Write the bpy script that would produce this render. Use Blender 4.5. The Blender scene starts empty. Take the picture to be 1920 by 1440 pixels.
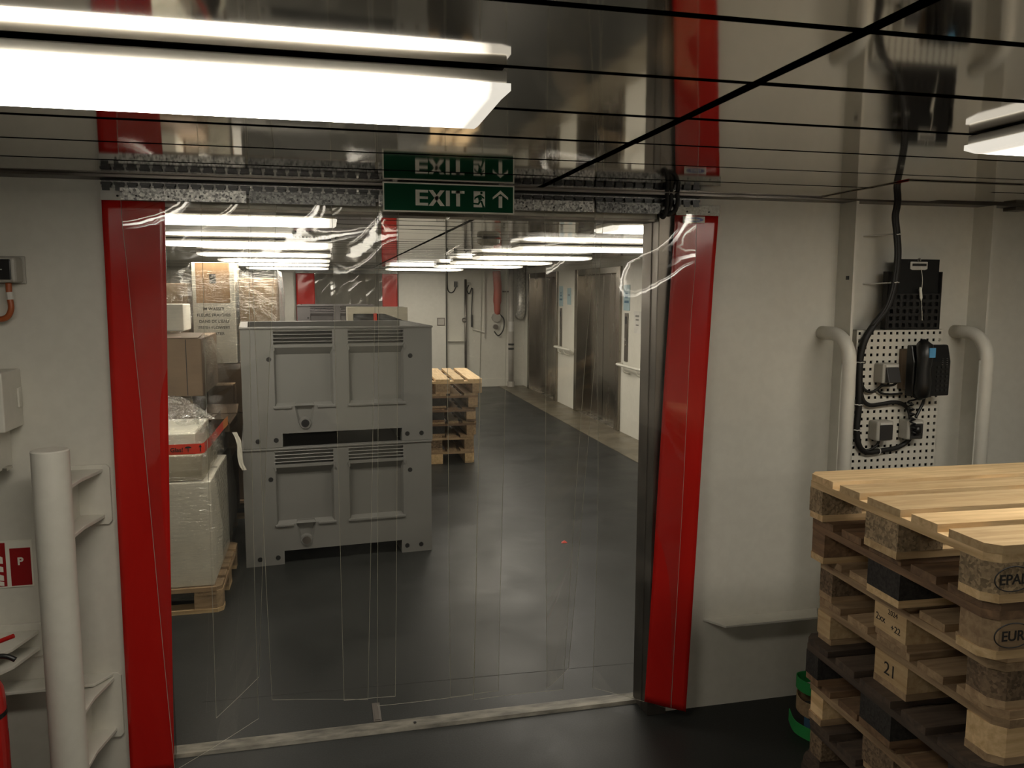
import bpy, bmesh, math, random
from mathutils import Vector, Matrix
random.seed(7)
SC = bpy.context.scene
COL = SC.collection

# ------------------------------------------------------------------ camera
F, PITCH, ROLL, YAW = 1500.0, math.radians(6.62), math.radians(.18), math.radians(13.1)
CAMLOC = Vector((0, 0, 1.75))
_fw = Vector((math.sin(YAW)*math.cos(PITCH), math.cos(YAW)*math.cos(PITCH), -math.sin(PITCH)))
_rt = Vector((math.cos(YAW), -math.sin(YAW), 0))
_up = _rt.cross(_fw)
_r2 = _rt*math.cos(ROLL) + _up*math.sin(ROLL)
_u2 = _r2.cross(_fw)
cam = bpy.data.cameras.new('camera')
cam.sensor_width = 36; cam.lens = F/1920*36
cam.clip_start = .02; cam.clip_end = 60
camo = bpy.data.objects.new('camera', cam)
m3 = Matrix((_r2, _u2, -_fw)).transposed()
camo.matrix_world = Matrix.Translation(CAMLOC) @ m3.to_4x4()
COL.objects.link(camo)
SC.camera = camo

# ------------------------------------------------------------------ world, exposure
w = bpy.data.worlds.new('world'); SC.world = w; w.use_nodes = True
w.node_tree.nodes['Background'].inputs[0].default_value = (1, .95, .88, 1)
w.node_tree.nodes['Background'].inputs[1].default_value = .02
SC.view_settings.view_transform = 'Standard'
SC.view_settings.look = 'None'
SC.view_settings.gamma = 1
SC.view_settings.use_curve_mapping = False
SC.view_settings.exposure = 0.45
SC.cycles.transparent_max_bounces = 24
SC.cycles.max_bounces = 5
SC.cycles.use_light_tree = False
SC.cycles.caustics_reflective = False
SC.cycles.caustics_refractive = False
SC.cycles.adaptive_threshold = .03
SC.cycles.glossy_bounces = 4
SC.cycles.diffuse_bounces = 3
LAMP_NEAR, LAMP_FAR = 12.0, 16.0
LAMP_COL = (1, .93, .80, 1)

# ------------------------------------------------------------------ mesh helpers
class MB:
    def __init__(s): s.v = []; s.f = []
    def add(s, vs, fs):
        n = len(s.v); s.v += [tuple(p) for p in vs]; s.f += [tuple(i+n for i in q) for q in fs]; return s
    def box(s, x0, x1, y0, y1, z0, z1):
        return s.add([(x0,y0,z0),(x1,y0,z0),(x1,y1,z0),(x0,y1,z0),(x0,y0,z1),(x1,y0,z1),(x1,y1,z1),(x0,y1,z1)],
                     [(0,3,2,1),(4,5,6,7),(0,1,5,4),(1,2,6,5),(2,3,7,6),(3,0,4,7)])
    def prism(s, poly, axis, a, b):
        """poly: 2D points; axis 'x','y','z' is the extrusion axis between a and b."""
        def P(p, t):
            return {'x': (t, p[0], p[1]), 'y': (p[0], t, p[1]), 'z': (p[0], p[1], t)}[axis]
        n = len(poly)
        return s.add([P(p, a) for p in poly] + [P(p, b) for p in poly],
                     [tuple(range(n)), tuple(range(2*n-1, n-1, -1))] + [(i, i+n, (i+1) % n + n, (i+1) % n) for i in range(n)])
    def tube(s, pts, r, n=10, caps=True):
        pts = [Vector(p) for p in pts]
        rr = r if isinstance(r, (list, tuple)) else [r]*len(pts)
        ref = None; rings = []
        for i, p in enumerate(pts):
            t = (pts[min(i+1, len(pts)-1)] - pts[max(i-1, 0)]).normalized()
            if ref is None:
                ref = Vector((0, 0, 1)) if abs(t.z) < .9 else Vector((1, 0, 0))
            u = (ref - t*ref.dot(t)).normalized(); ref = u; v = t.cross(u)
            rings.append([p + (u*math.cos(2*math.pi*k/n) + v*math.sin(2*math.pi*k/n))*rr[i] for k in range(n)])
        vs = [q for R in rings for q in R]; fs = []
        for i in range(len(pts)-1):
            for k in range(n):
                fs.append((i*n+k, i*n+(k+1) % n, (i+1)*n+(k+1) % n, (i+1)*n+k))
        if caps: fs += [tuple(range(n-1, -1, -1)), tuple(range((len(pts)-1)*n, len(pts)*n))]
        return s.add(vs, fs)
    def cyl(s, a, b, r, n=16): return s.tube([a, b], r, n)
    def lathe(s, prof, cx, cy, n=24):
        vs = []; fs = []
        for r, z in prof:
            vs += [(cx+r*math.cos(2*math.pi*k/n), cy+r*math.sin(2*math.pi*k/n), z) for k in range(n)]
        m = len(prof)
        for i in range(m-1):
            for k in range(n): fs.append((i*n+k, i*n+(k+1) % n, (i+1)*n+(k+1) % n, (i+1)*n+k))
        fs += [tuple(range(n-1, -1, -1)), tuple(range((m-1)*n, m*n))]
        return s.add(vs, fs)
    def grid(s, fn, nu, nv):
        vs = [fn(i/nu, j/nv) for j in range(nv+1) for i in range(nu+1)]
        fs = [(j*(nu+1)+i, j*(nu+1)+i+1, (j+1)*(nu+1)+i+1, (j+1)*(nu+1)+i) for j in range(nv) for i in range(nu)]
        return s.add(vs, fs)
    def mesh(s, name, mat, smooth=False, recalc=True):
        me = bpy.data.meshes.new(name); me.from_pydata([tuple(p) for p in s.v], [], s.f)
        if recalc:
            bm = bmesh.new(); bm.from_mesh(me); bmesh.ops.recalc_face_normals(bm, faces=bm.faces); bm.to_mesh(me); bm.free()
        if mat: me.materials.append(mat)
        if smooth: me.polygons.foreach_set('use_smooth', [True]*len(me.polygons))
        me.update(); return me

def worldloc(o):
    p = Vector((0, 0, 0))
    while o is not None: p = p + Vector(o.location); o = o.parent
    return p
def link(name, data, parent=None, loc=(0, 0, 0), rot=(0, 0, 0)):
    o = bpy.data.objects.new(name, data); COL.objects.link(o)
    o.location = loc; o.rotation_euler = rot
    if parent: o.parent = parent
    return o
def bevel(o, w, seg=2):
    m = o.modifiers.new('bevel', 'BEVEL'); m.width = w; m.segments = seg; m.limit_method = 'ANGLE'; m.angle_limit = math.radians(40)
    return o
def build(name, mb, mat, parent=None, local=False, bev=0, seg=2, smooth=False, recalc=True):
    if parent is not None and not local:
        p = worldloc(parent); mb.v = [(a-p.x, b-p.y, c-p.z) for a, b, c in mb.v]
    o = link(name, mb.mesh(name, mat, smooth, recalc), parent)
    if bev: bevel(o, bev, seg)
    return o
def thing(name, label, cat, loc=(0, 0, 0), rz=0, group=None):
    o = link(name, None, None, loc, (0, 0, rz)); o.empty_display_size = .1
    o['label'] = label; o['category'] = cat
    if group: o['group'] = group
    return o
def tag(o, label, cat, group=None):
    o['label'] = label; o['category'] = cat
    if group: o['group'] = group
    return o
def struct(o, label=None):
    o['kind'] = 'structure'
    if label: o['label'] = label
    return o
def sroot(name, loc, label=None, rz=0):
    return struct(link(name, None, None, loc, (0, 0, rz)), label)
def text(name, body, size, mat, parent, loc, rot=(math.pi/2, 0, 0), bold=0.0, ext=.0006, align='LEFT', sx=1.0, space=1.0, local=False):
    c = bpy.data.curves.new(name, 'FONT'); c.body = body; c.size = size; c.extrude = ext; c.offset = bold
    c.align_x = align; c.align_y = 'BOTTOM_BASELINE'; c.space_character = space
    c.materials.append(mat)
    p = Vector(loc)
    if parent is not None and not local: p = p - worldloc(parent)
    tmp = bpy.data.objects.new('tmp_text', c); COL.objects.link(tmp)
    bpy.context.view_layer.update()
    me = bpy.data.meshes.new_from_object(tmp.evaluated_get(bpy.context.evaluated_depsgraph_get()))
    bpy.data.objects.remove(tmp); me.name = name
    if not me.materials: me.materials.append(mat)
    o = link(name, me, parent, p, rot); o.scale = (sx, 1, 1)
    return o
def smooth_path(pts, n=6):
    pts = [Vector(p) for p in pts]; out = []
    for i in range(len(pts)-1):
        p0, p1, p2, p3 = pts[max(i-1, 0)], pts[i], pts[i+1], pts[min(i+2, len(pts)-1)]
        for k in range(n):
            t = k/n
            out.append(.5*((2*p1)+(p2-p0)*t+(2*p0-5*p1+4*p2-p3)*t*t+(3*p1-p0-3*p2+p3)*t**3))
    out.append(pts[-1]); return out

# ------------------------------------------------------------------ materials
def nodes(name):
    m = bpy.data.materials.new(name); m.use_nodes = True
    nt = m.node_tree; return m, nt, nt.nodes['Principled BSDF']
def mix_rgb(nt, fac, a, b, blend='MIX'):
    n = nt.nodes.new('ShaderNodeMix'); n.data_type = 'RGBA'; n.blend_type = blend
    for i, val in ((0, fac), (6, a), (7, b)):
        if hasattr(val, 'node'): nt.links.new(val, n.inputs[i])
        else: n.inputs[i].default_value = val
    return n.outputs[2]
def ramp(nt, src, pts):
    r = nt.nodes.new('ShaderNodeValToRGB'); nt.links.new(src, r.inputs[0])
    e = r.color_ramp.elements
    while len(e) < len(pts): e.new(.5)
    for k, (p, c) in enumerate(pts):
        e[k].position = p; e[k].color = c if len(c) == 4 else (*c, 1)
    return r.outputs[0]
def coords(nt, scale=(1, 1, 1), rnd=False, kind='Object'):
    tc = nt.nodes.new('ShaderNodeTexCoord'); mp = nt.nodes.new('ShaderNodeMapping')
    nt.links.new(tc.outputs[kind], mp.inputs[0]); mp.inputs['Scale'].default_value = scale
    if rnd:
        oi = nt.nodes.new('ShaderNodeObjectInfo'); ml = nt.nodes.new('ShaderNodeVectorMath'); ml.operation = 'SCALE'
        cb = nt.nodes.new('ShaderNodeCombineXYZ')
        for i in range(3): nt.links.new(oi.outputs['Random'], cb.inputs[i])
        nt.links.new(cb.outputs[0], ml.inputs[0]); ml.inputs['Scale'].default_value = 37.0
        nt.links.new(ml.outputs[0], mp.inputs['Location'])
    return mp.outputs[0]
def noise(nt, vec, scale, detail=4, rough=.55, dist=0):
    n = nt.nodes.new('ShaderNodeTexNoise'); nt.links.new(vec, n.inputs['Vector'])
    n.inputs['Scale'].default_value = scale; n.inputs['Detail'].default_value = detail
    n.inputs['Roughness'].default_value = rough; n.inputs['Distortion'].default_value = dist
    return n.outputs[0]
def add_bump(nt, b, src, strength, dist=.002):
    n = nt.nodes.new('ShaderNodeBump'); nt.links.new(src, n.inputs['Height'])
    n.inputs['Strength'].default_value = strength; n.inputs['Distance'].default_value = dist
    nt.links.new(n.outputs[0], b.inputs['Normal']); return n.outputs[0]
def plain(name, c, rough=.5, metal=0, var=.12, scale=6, bump=0, bscale=60, spec=.5, stretch=(1, 1, 1), rvar=0):
    m, nt, b = nodes(name)
    v = coords(nt, stretch)
    n = noise(nt, v, scale)
    lo = tuple(x*(1-var) for x in c); hi = tuple(min(1, x*(1+var)) for x in c)
    nt.links.new(ramp(nt, n, [(.3, lo), (.7, hi)]), b.inputs['Base Color'])
    b.inputs['Roughness'].default_value = rough; b.inputs['Metallic'].default_value = metal
    b.inputs['Specular IOR Level'].default_value = spec
    if rvar:
        n3 = noise(nt, v, scale*.7, 5)
        nt.links.new(ramp(nt, n3, [(.3, (rough-rvar,)*3), (.7, (rough+rvar,)*3)]), b.inputs['Roughness'])
    if bump:
        n2 = noise(nt, v, bscale, 3); add_bump(nt, b, n2, bump)
    return m
def emit(name, c, s):
    m, nt, b = nodes(name)
    b.inputs['Base Color'].default_value = (.8, .8, .8, 1)
    b.inputs['Emission Color'].default_value = c; b.inputs['Emission Strength'].default_value = s
    return m
def lamp_mat(name, c, s, half):
    """diffuser lit by a tube that stops short of both ends (object x runs along the lamp)"""
    m, nt, b = nodes(name)
    b.inputs['Base Color'].default_value = (.85, .85, .82, 1)
    b.inputs['Emission Color'].default_value = c
    tc = nt.nodes.new('ShaderNodeTexCoord'); sp = nt.nodes.new('ShaderNodeSeparateXYZ')
    nt.links.new(tc.outputs['Object'], sp.inputs[0])
    ab = nt.nodes.new('ShaderNodeMath'); ab.operation = 'ABSOLUTE'; nt.links.new(sp.outputs[0], ab.inputs[0])
    mr = nt.nodes.new('ShaderNodeMapRange'); nt.links.new(ab.outputs[0], mr.inputs[0])
    mr.inputs[1].default_value = half-.24; mr.inputs[2].default_value = half-.03
    mr.inputs[3].default_value = s; mr.inputs[4].default_value = s*.045
    nt.links.new(mr.outputs[0], b.inputs['Emission Strength'])
    return m
def wood(name, light, dark, axis, grain=14, dirt=.25):
    m, nt, b = nodes(name)
    sc = [grain, grain, grain]; sc['xyz'.index(axis)] = 1.2
    v = coords(nt, tuple(sc), rnd=True)
    n = noise(nt, v, 3.0, 6, .6, .6)
    col = ramp(nt, n, [(.32, dark), (.5, tuple((a+c)/2 for a, c in zip(light, dark))), (.68, light)])
    v2 = coords(nt, (1, 1, 1), rnd=True)
    n2 = noise(nt, v2, 7, 5)
    d = ramp(nt, n2, [(.35, (1-dirt,)*3), (.65, (1, 1, 1))])
    col = mix_rgb(nt, 1.0, col, d, 'MULTIPLY')
    oi = nt.nodes.new('ShaderNodeObjectInfo')
    hv = nt.nodes.new('ShaderNodeHueSaturation'); nt.links.new(col, hv.inputs['Color'])
    mr = nt.nodes.new('ShaderNodeMapRange'); nt.links.new(oi.outputs['Random'], mr.inputs[0])
    mr.inputs[3].default_value = .78; mr.inputs[4].default_value = 1.15
    nt.links.new(mr.outputs[0], hv.inputs['Value'])
    nt.links.new(hv.outputs[0], b.inputs['Base Color'])
    b.inputs['Roughness'].default_value = .7
    add_bump(nt, b, n, .25, .001)
    return m
def chip(name, c):
    m, nt, b = nodes(name)
    v = coords(nt, (1, 1, 1), rnd=True)
    vo = nt.nodes.new('ShaderNodeTexVoronoi'); nt.links.new(v, vo.inputs['Vector']); vo.inputs['Scale'].default_value = 130
    col = ramp(nt, vo.outputs['Color'], [(.2, tuple(x*.55 for x in c)), (.75, tuple(x*1.15 for x in c))])
    n2 = noise(nt, v, 9, 4)
    col = mix_rgb(nt, 1.0, col, ramp(nt, n2, [(.35, (.7,)*3), (.65, (1,)*3)]), 'MULTIPLY')
    nt.links.new(col, b.inputs['Base Color']); b.inputs['Roughness'].default_value = .85
    add_bump(nt, b, vo.outputs['Distance'], .4, .002)
    return m
def galv(name, lo, hi):
    m, nt, b = nodes(name)
    v = coords(nt, (1, 1, 1), rnd=True)
    vo = nt.nodes.new('ShaderNodeTexVoronoi'); nt.links.new(v, vo.inputs['Vector']); vo.inputs['Scale'].default_value = 150
    n = noise(nt, v, 120, 5)
    f = mix_rgb(nt, .5, vo.outputs['Color'], n)
    nt.links.new(ramp(nt, f, [(.3, lo), (.7, hi)]), b.inputs['Base Color'])
    b.inputs['Metallic'].default_value = .8; b.inputs['Roughness'].default_value = .42
    add_bump(nt, b, n, .3, .001)
    return m
def sheet(name, tint, haze, rim=False, gloss_rough=.04, bump=.15, bscale=3.0, streak=False, f0=.055):
    """clear plastic: mostly see-through, mirror-like by its Fresnel term, faint milky scratches, painted sparkle streaks on film"""
    m = bpy.data.materials.new(name); m.use_nodes = True; nt = m.node_tree; nt.nodes.clear()
    out = nt.nodes.new('ShaderNodeOutputMaterial')
    tr = nt.nodes.new('ShaderNodeBsdfTransparent'); tr.inputs[0].default_value = (*tint, 1)
    gl = nt.nodes.new('ShaderNodeBsdfGlossy'); gl.inputs['Roughness'].default_value = gloss_rough
    gl.inputs['Color'].default_value = (1, 1, 1, 1)
    df = nt.nodes.new('ShaderNodeBsdfDiffuse'); df.inputs[0].default_value = (.75, .75, .7, 1)
    lw = nt.nodes.new('ShaderNodeLayerWeight'); lw.inputs['Blend'].default_value = .5
    pw = nt.nodes.new('ShaderNodeMath'); pw.operation = 'POWER'; nt.links.new(lw.outputs['Facing'], pw.inputs[0]); pw.inputs[1].default_value = 5
    fr = nt.nodes.new('ShaderNodeMath'); fr.operation = 'MULTIPLY_ADD'; nt.links.new(pw.outputs[0], fr.inputs[0]); fr.inputs[1].default_value = .9; fr.inputs[2].default_value = f0
    v = coords(nt, (1, 1, 1) if not streak else (2, 2, 9), rnd=True)
    n = noise(nt, v, bscale, 3)
    bp = nt.nodes.new('ShaderNodeBump'); nt.links.new(n, bp.inputs['Height'])
    bp.inputs['Strength'].default_value = bump; bp.inputs['Distance'].default_value = .02
    nt.links.new(bp.outputs[0], gl.inputs['Normal']); nt.links.new(bp.outputs[0], lw.inputs['Normal'])
    n2 = noise(nt, v, 9 if not streak else 14, 6, .7, 1.0)
    hz = ramp(nt, n2, [(.45, (haze*.35,)*3), (.8, (haze*3.0,)*3)] if not streak else [(.54, (haze*.5,)*3), (.60, (haze*3,)*3), (.70, (haze*16,)*3)])  # streak case: whitish crease lines that also paint in the film's sparkle
    m1 = nt.nodes.new('ShaderNodeMixShader'); nt.links.new(hz, m1.inputs[0])
    nt.links.new(tr.outputs[0], m1.inputs[1]); nt.links.new(df.outputs[0], m1.inputs[2])
    m2 = nt.nodes.new('ShaderNodeMixShader'); nt.links.new(fr.outputs[0], m2.inputs[0])
    nt.links.new(m1.outputs[0], m2.inputs[1]); nt.links.new(gl.outputs[0], m2.inputs[2])
    nt.links.new(m2.outputs[0], out.inputs[0])
    return m

def paint_mat():
    m, nt, b = nodes('white_paint')
    v = coords(nt, (1, 1, 1))
    n = noise(nt, v, 1.6, 5); n2 = noise(nt, v, 22, 5)
    c = ramp(nt, n, [(.3, (.60, .575, .50)), (.7, (.68, .655, .58))])
    c = mix_rgb(nt, .12, c, ramp(nt, n2, [(.4, (.5, .48, .42)), (.6, (.7, .68, .6))]))
    nt.links.new(c, b.inputs['Base Color']); b.inputs['Roughness'].default_value = .45
    add_bump(nt, b, noise(nt, v, 5, 3), .08, .01)
    return m
def floor_mat():
    m, nt, b = nodes('floor_coating')
    v = coords(nt, (1, 1, 1))
    n = noise(nt, v, 2.2, 7, .6, .4); n2 = noise(nt, v, 160, 3)
    c = ramp(nt, n, [(.3, (.017, .018, .017)), (.7, (.031, .032, .030))])
    c = mix_rgb(nt, .25, c, ramp(nt, n2, [(.4, (.016, .017, .016)), (.6, (.042, .042, .040))]))
    nt.links.new(c, b.inputs['Base Color'])
    nt.links.new(ramp(nt, n, [(.3, (.34,)*3), (.7, (.50,)*3)]), b.inputs['Roughness']); b.inputs['Specular IOR Level'].default_value = .19
    add_bump(nt, b, n2, .10, .002)
    return m
def ceiling_mat():
    m, nt, b = nodes('polished_ceiling_steel')
    b.inputs['Base Color'].default_value = (.56, .525, .47, 1)
    b.inputs['Metallic'].default_value = 1; b.inputs['Roughness'].default_value = .06
    v = coords(nt, (.25, 1, 1), rnd=True)
    add_bump(nt, b, noise(nt, v, 5, 2), .04, .01)
    return m
def steel_mat(name, c, rough, st=(1, 1, 1)):
    m, nt, b = nodes(name)
    v = coords(nt, st)
    n = noise(nt, v, 4, 6, .6, .5)
    nt.links.new(ramp(nt, n, [(.3, tuple(x*.7 for x in c)), (.7, tuple(x*1.2 for x in c))]), b.inputs['Base Color'])
    b.inputs['Metallic'].default_value = 1
    nt.links.new(ramp(nt, n, [(.3, (rough*.7,)*3), (.7, (rough*1.3,)*3)]), b.inputs['Roughness'])
    return m
def red_mat():
    m, nt, b = nodes('red_plastic')
    v = coords(nt, (1, 1, .3))
    n = noise(nt, v, 5, 6, .65, .8)
    nt.links.new(ramp(nt, n, [(.35, (.43, .009, .006)), (.62, (.48, .013, .009)), (.85, (.52, .05, .04))]), b.inputs['Base Color'])
    b.inputs['Roughness'].default_value = .22; b.inputs['Specular IOR Level'].default_value = .45
    add_bump(nt, b, noise(nt, v, 4, 2), .12, .02)
    return m
def card_mat(name, c, tape=False):
    m, nt, b = nodes(name)
    v = coords(nt, (1, 1, 1), rnd=True)
    n = noise(nt, v, 5, 5); n2 = noise(nt, coords(nt, (1, 1, 30), rnd=True), 8, 2)
    col = ramp(nt, n, [(.3, tuple(x*.82 for x in c)), (.7, tuple(x*1.1 for x in c))])
    col = mix_rgb(nt, .2, col, ramp(nt, n2, [(.4, tuple(x*.8 for x in c)), (.6, tuple(x*1.1 for x in c))]))
    nt.links.new(col, b.inputs['Base Color']); b.inputs['Roughness'].default_value = .75
    return m

PAINT = paint_mat(); FLOOR = floor_mat(); CEIL = ceiling_mat()
VOID = plain('black_void', (.006, .006, .006), .9)
BLACK = plain('black_plastic', (.008, .008, .008), .38)
BLACKM = plain('black_matt', (.010, .009, .008), .6)
RED = red_mat()
PVC = sheet('clear_curtain_plastic', (.97, .965, .945), .006, bump=.06)
RIM = plain('curtain_strip_edge', (.40, .38, .30), .35)
FILM = sheet('stretch_film', (.975, .965, .945), .016, gloss_rough=.05, bump=.8, bscale=9, streak=True, f0=.06)
FILMW = sheet('milky_film', (.95, .95, .92), .07, gloss_rough=.12, bump=1.0, bscale=18, streak=True)
GALV = galv('galvanised_plate', (.10, .10, .10), (.55, .54, .51))
GALVD = galv('galvanised_plate_dark', (.05, .05, .05), (.22, .22, .21))
STEEL = steel_mat('lift_steel', (.25, .225, .19), .24, (1, 1, .15))
STEELB = steel_mat('bright_steel', (.62, .60, .55), .28)
STEELD = steel_mat('dark_steel', (.20, .18, .16), .45)
SILL = plain('threshold_steel', (.15, .138, .112), .5, metal=.35, var=.6, scale=14, bump=.3, bscale=60, stretch=(.6, 2, 1))
PLATEW = plain('white_plastic_plate', (.62, .60, .55), .45)
BING = plain('grey_bin_plastic', (.185, .182, .170), .55, var=.06, scale=3, bump=.06, bscale=200, rvar=.08)
BINP = plain('mauve_bin_plastic', (.17, .155, .155), .55, var=.06)
BINI = plain('bin_dark_cap', (.012, .012, .012), .5)
CARD = card_mat('brown_cardboard', (.185, .127, .080)); CARD2 = card_mat('dull_cardboard', (.165, .117, .077)); CARDL = card_mat('light_cardboard', (.33, .235, .15))
CARDP = card_mat('printed_brown_panel', (.36, .22, .11))
CARDW = card_mat('white_cardboard', (.68, .655, .565)); CARDG = card_mat('pale_cardboard', (.42, .385, .30))
INK = plain('black_ink', (.015, .013, .012), .7)
TAPE = plain('red_tape', (.62, .045, .022), .4); TAPEO = plain('orange_label', (.62, .23, .07), .5)
GREEN = plain('sign_green', (.003, .058, .026), .6, var=.04, spec=.12); SIGNW = plain('sign_pale', (.78, .76, .66), .45, var=.03)
SIGNR = plain('sign_red', (.30, .008, .010), .4, var=.04)
SIGNB = plain('sign_blue', (.33, .46, .50), .4); LOGOB = plain('logo_blue', (.01, .03, .22), .35)
LAMPH = plain('lamp_housing', (.42, .39, .34), .4); LAMPW = plain('lamp_body_white', (.80, .76, .68), .4)
GREYP = plain('grey_socket_plastic', (.40, .38, .33), .45, var=.05)
DGREY = plain('dark_grey_lid', (.035, .033, .032), .4)
GSTRAP = plain('green_webbing', (.03, .33, .08), .7, bump=.4, bscale=300); BSTRAP = plain('blue_webbing', (.05, .12, .2), .7); YSTRAP = plain('yellow_label', (.5, .35, .03), .6)
ORANGE = plain('orange_conduit', (.36, .09, .025), .4, var=.1)
REDP = plain('extinguisher_red', (.42, .012, .010), .25)
FOIL = plain('pipe_foil', (.52, .50, .45), .35, metal=.35, var=.35, scale=30, bump=.8, bscale=25)
PINKP = plain('pink_red_lining', (.45, .09, .06), .5)
WOODBK = wood('backing_board_wood', (.24, .17, .11), (.12, .08, .05), 'z')
W_LIGHT = {a: wood('pine_new_'+a, (.74, .54, .30), (.50, .33, .16), a, dirt=.12) for a in 'xy'}
W_MID = {a: wood('pine_used_'+a, (.50, .35, .20), (.28, .18, .10), a) for a in 'xy'}
W_BROWN = {a: wood('pine_brown_'+a, (.27, .16, .085), (.12, .07, .04), a) for a in 'xy'}
W_DARK = {a: wood('pine_dark_'+a, (.115, .08, .055), (.045, .032, .025), a) for a in 'xy'}
CHIP = chip('chipboard', (.40, .29, .17)); CHIPD = chip('chipboard_dark', (.20, .135, .08)); CHIPB = chip('chipboard_black', (.03, .026, .022))
# ================================================================== THE ROOM
ZC = 2.12                                   # underside of the ceiling planks
YW = 2.95                                   # near face of the bulkhead with the doorway
fl = struct(build('floor', MB().box(-3.3, 4.5, -2.7, 14.6, -.08, 0), FLOOR), 'dark grey coated deck floor')
build('floor_seam', MB().prism([(-.55, 3.456), (3.0, 3.335), (3.0, 3.339), (-.55, 3.460)], 'z', -.002, .0006), BLACKM, fl)

wf = struct(build('wall_front', MB().box(-3.3, -.60, YW, 3.05, 0, 2.3).box(1.29, 4.5, YW, 3.05, 0, 2.3).box(-.60, 1.29, YW, 3.05, 2.03, 2.3), PAINT), 'white painted steel bulkhead with wide doorway')
for k, X in enumerate((2.071, 2.721, 3.371, 4.02)):
    struct(build('trim_%d' % (7+k), MB().box(X-.006, X+.006, 2.845, YW, 0, 2.11), PAINT), 'white vertical stiffener bar on the bulkhead')
struct(build('wall_left', MB().box(-3.4, -3.3, -2.7, 3.05, 0, 2.3), PAINT), 'white wall on the near room side')
struct(build('wall_right', MB().box(4.5, 4.6, -2.7, 3.05, 0, 2.3), PAINT), 'white wall beside the pallets')
struct(build('wall_back', MB().box(-3.4, 4.6, -2.8, -2.7, 0, 2.3), PAINT), 'white wall behind the viewer')
struct(build('wall_left_far', MB().box(-2.6, -2.5, 3.05, 14.4, 0, 2.3), PAINT), 'white side wall of the far corridor')
wr = MB(); ys = [3.05, 6.45, 8.30, 9.36, 11.20, 12.14, 13.98, 14.4]
for i in range(0, len(ys), 2): wr.box(3.57, 3.80, ys[i], ys[i+1], 0, 2.3)
for i in range(1, 7, 2): wr.box(3.57, 3.80, ys[i], ys[i+1], 2.06, 2.3)
wr.box(3.79, 3.80, 3.05, 14.4, 0, 2.3)
wlift = struct(build('wall_right_far', wr, PAINT), 'white corridor wall with the lift doors')
wfar = struct(build('wall_far', MB().box(-2.6, -.50, 14.4, 14.5, 0, 2.3).box(1.26, 3.80, 14.4, 14.5, 0, 2.3).box(-.5, 1.26, 14.4, 14.5, 2.07, 2.3), PAINT), 'white end wall of the corridor')
struct(build('wall_beyond', MB().box(-1.6, 2.4, 16.2, 16.3, 0, 2.3).box(-1.6, -1.5, 14.5, 16.2, 0, 2.3).box(2.3, 2.4, 14.5, 16.2, 0, 2.3).box(-1.6, 2.4, 14.5, 16.3, -.05, 0), PAINT), 'pale wall seen through the far doorway')
struct(build('baseboard_far', MB().box(2.12, 3.57, 14.385, 14.4, 0, .14), PAINT))
# lift-side floor strip, thresholds, jambs
struct(build('trim_1', MB().box(3.09, 3.57, 3.4, 14.4, 0, .006), plain('worn_lift_strip', (.19, .165, .12), .42, metal=.55, var=.3, scale=4, rvar=.12)), 'worn brownish steel floor strip along the lifts')
struct(build('trim_2', MB().prism([(3.035, 0), (3.045, .012), (3.105, .014), (3.12, 0)], 'x', -.60, 1.275), SILL, bev=.002), 'worn steel threshold strip across the doorway')
build('screw', MB().cyl((.315, 3.07, .012), (.315, 3.07, .0155), .006, 10), BLACKM, bpy.data.objects['trim_2'])
struct(build('trim_3', MB().box(1.262, 1.345, 2.93, 3.075, 0, 2.055).box(1.258, 1.266, 2.99, 3.08, 0, 2.05), STEELD, bev=.003), 'stainless steel doorway jamb')
struct(build('trim_4', MB().box(-.602, -.585, 2.96, 3.06, 0, 2.045), STEEL, bev=.003), 'stainless doorway jamb beside the loads')
struct(build('trim_5', MB().box(-.60, 1.30, 2.955, 3.06, 2.02, 2.045), STEELD), 'dark lintel under the door head')
tr = MB().box(-3.3, 4.5, 2.862, 2.95, 2.112, 2.124)
struct(build('trim_6', tr, STEELD), 'dark perimeter profile between ceiling and bulkhead')

# ------------------------------------------------------------------ ceiling
ce = struct(build('ceiling', MB().box(-3.4, 4.6, -2.8, 14.5, 2.2, 2.3), VOID), 'dark ceiling void above polished metal planks')
PL = {}
def plank(x0, x1, y0, y1):
    key = (round(x1-x0, 3), round(y1-y0, 3))
    if key not in PL:
        a, b = key[0]/2, key[1]/2
        mb = MB().box(-a, a, -b, b, 0, .002)
        mb.box(-a, a, -b, -b+.0015, 0, .03).box(-a, a, b-.0015, b, 0, .03).box(-a, -a+.0015, -b, b, 0, .03).box(a-.0015, a, -b, b, 0, .03)
        PL[key] = mb.mesh('ceiling_plank', CEIL, recalc=True)
    link('ceiling_plank', PL[key], ce, ((x0+x1)/2, (y0+y1)/2, ZC), (math.radians(random.uniform(-.42, .42)), 0, 0))
XG = .760                                   # the long open joint
for (xa, xb, ya, yb) in ((-3.3, 4.5, -2.7, 2.86), (-2.5, 3.57, 3.05, 14.4)):
    k0 = math.floor((ya-1.045)/.3)-1
    for k in range(k0, k0+70):
        y0, y1 = 1.045+.3*k+.010, 1.045+.3*(k+1)-.010
        y0, y1 = max(y0, ya), min(y1, yb)
        if y1-y0 < .03: continue
        plank(xa, XG-.013, y0, y1); plank(XG+.013, xb, y0, y1)
build('access_hatch', MB().box(1.895, 2.385, 2.345, 2.83, 2.1155, 2.1185), CEIL, ce)

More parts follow.
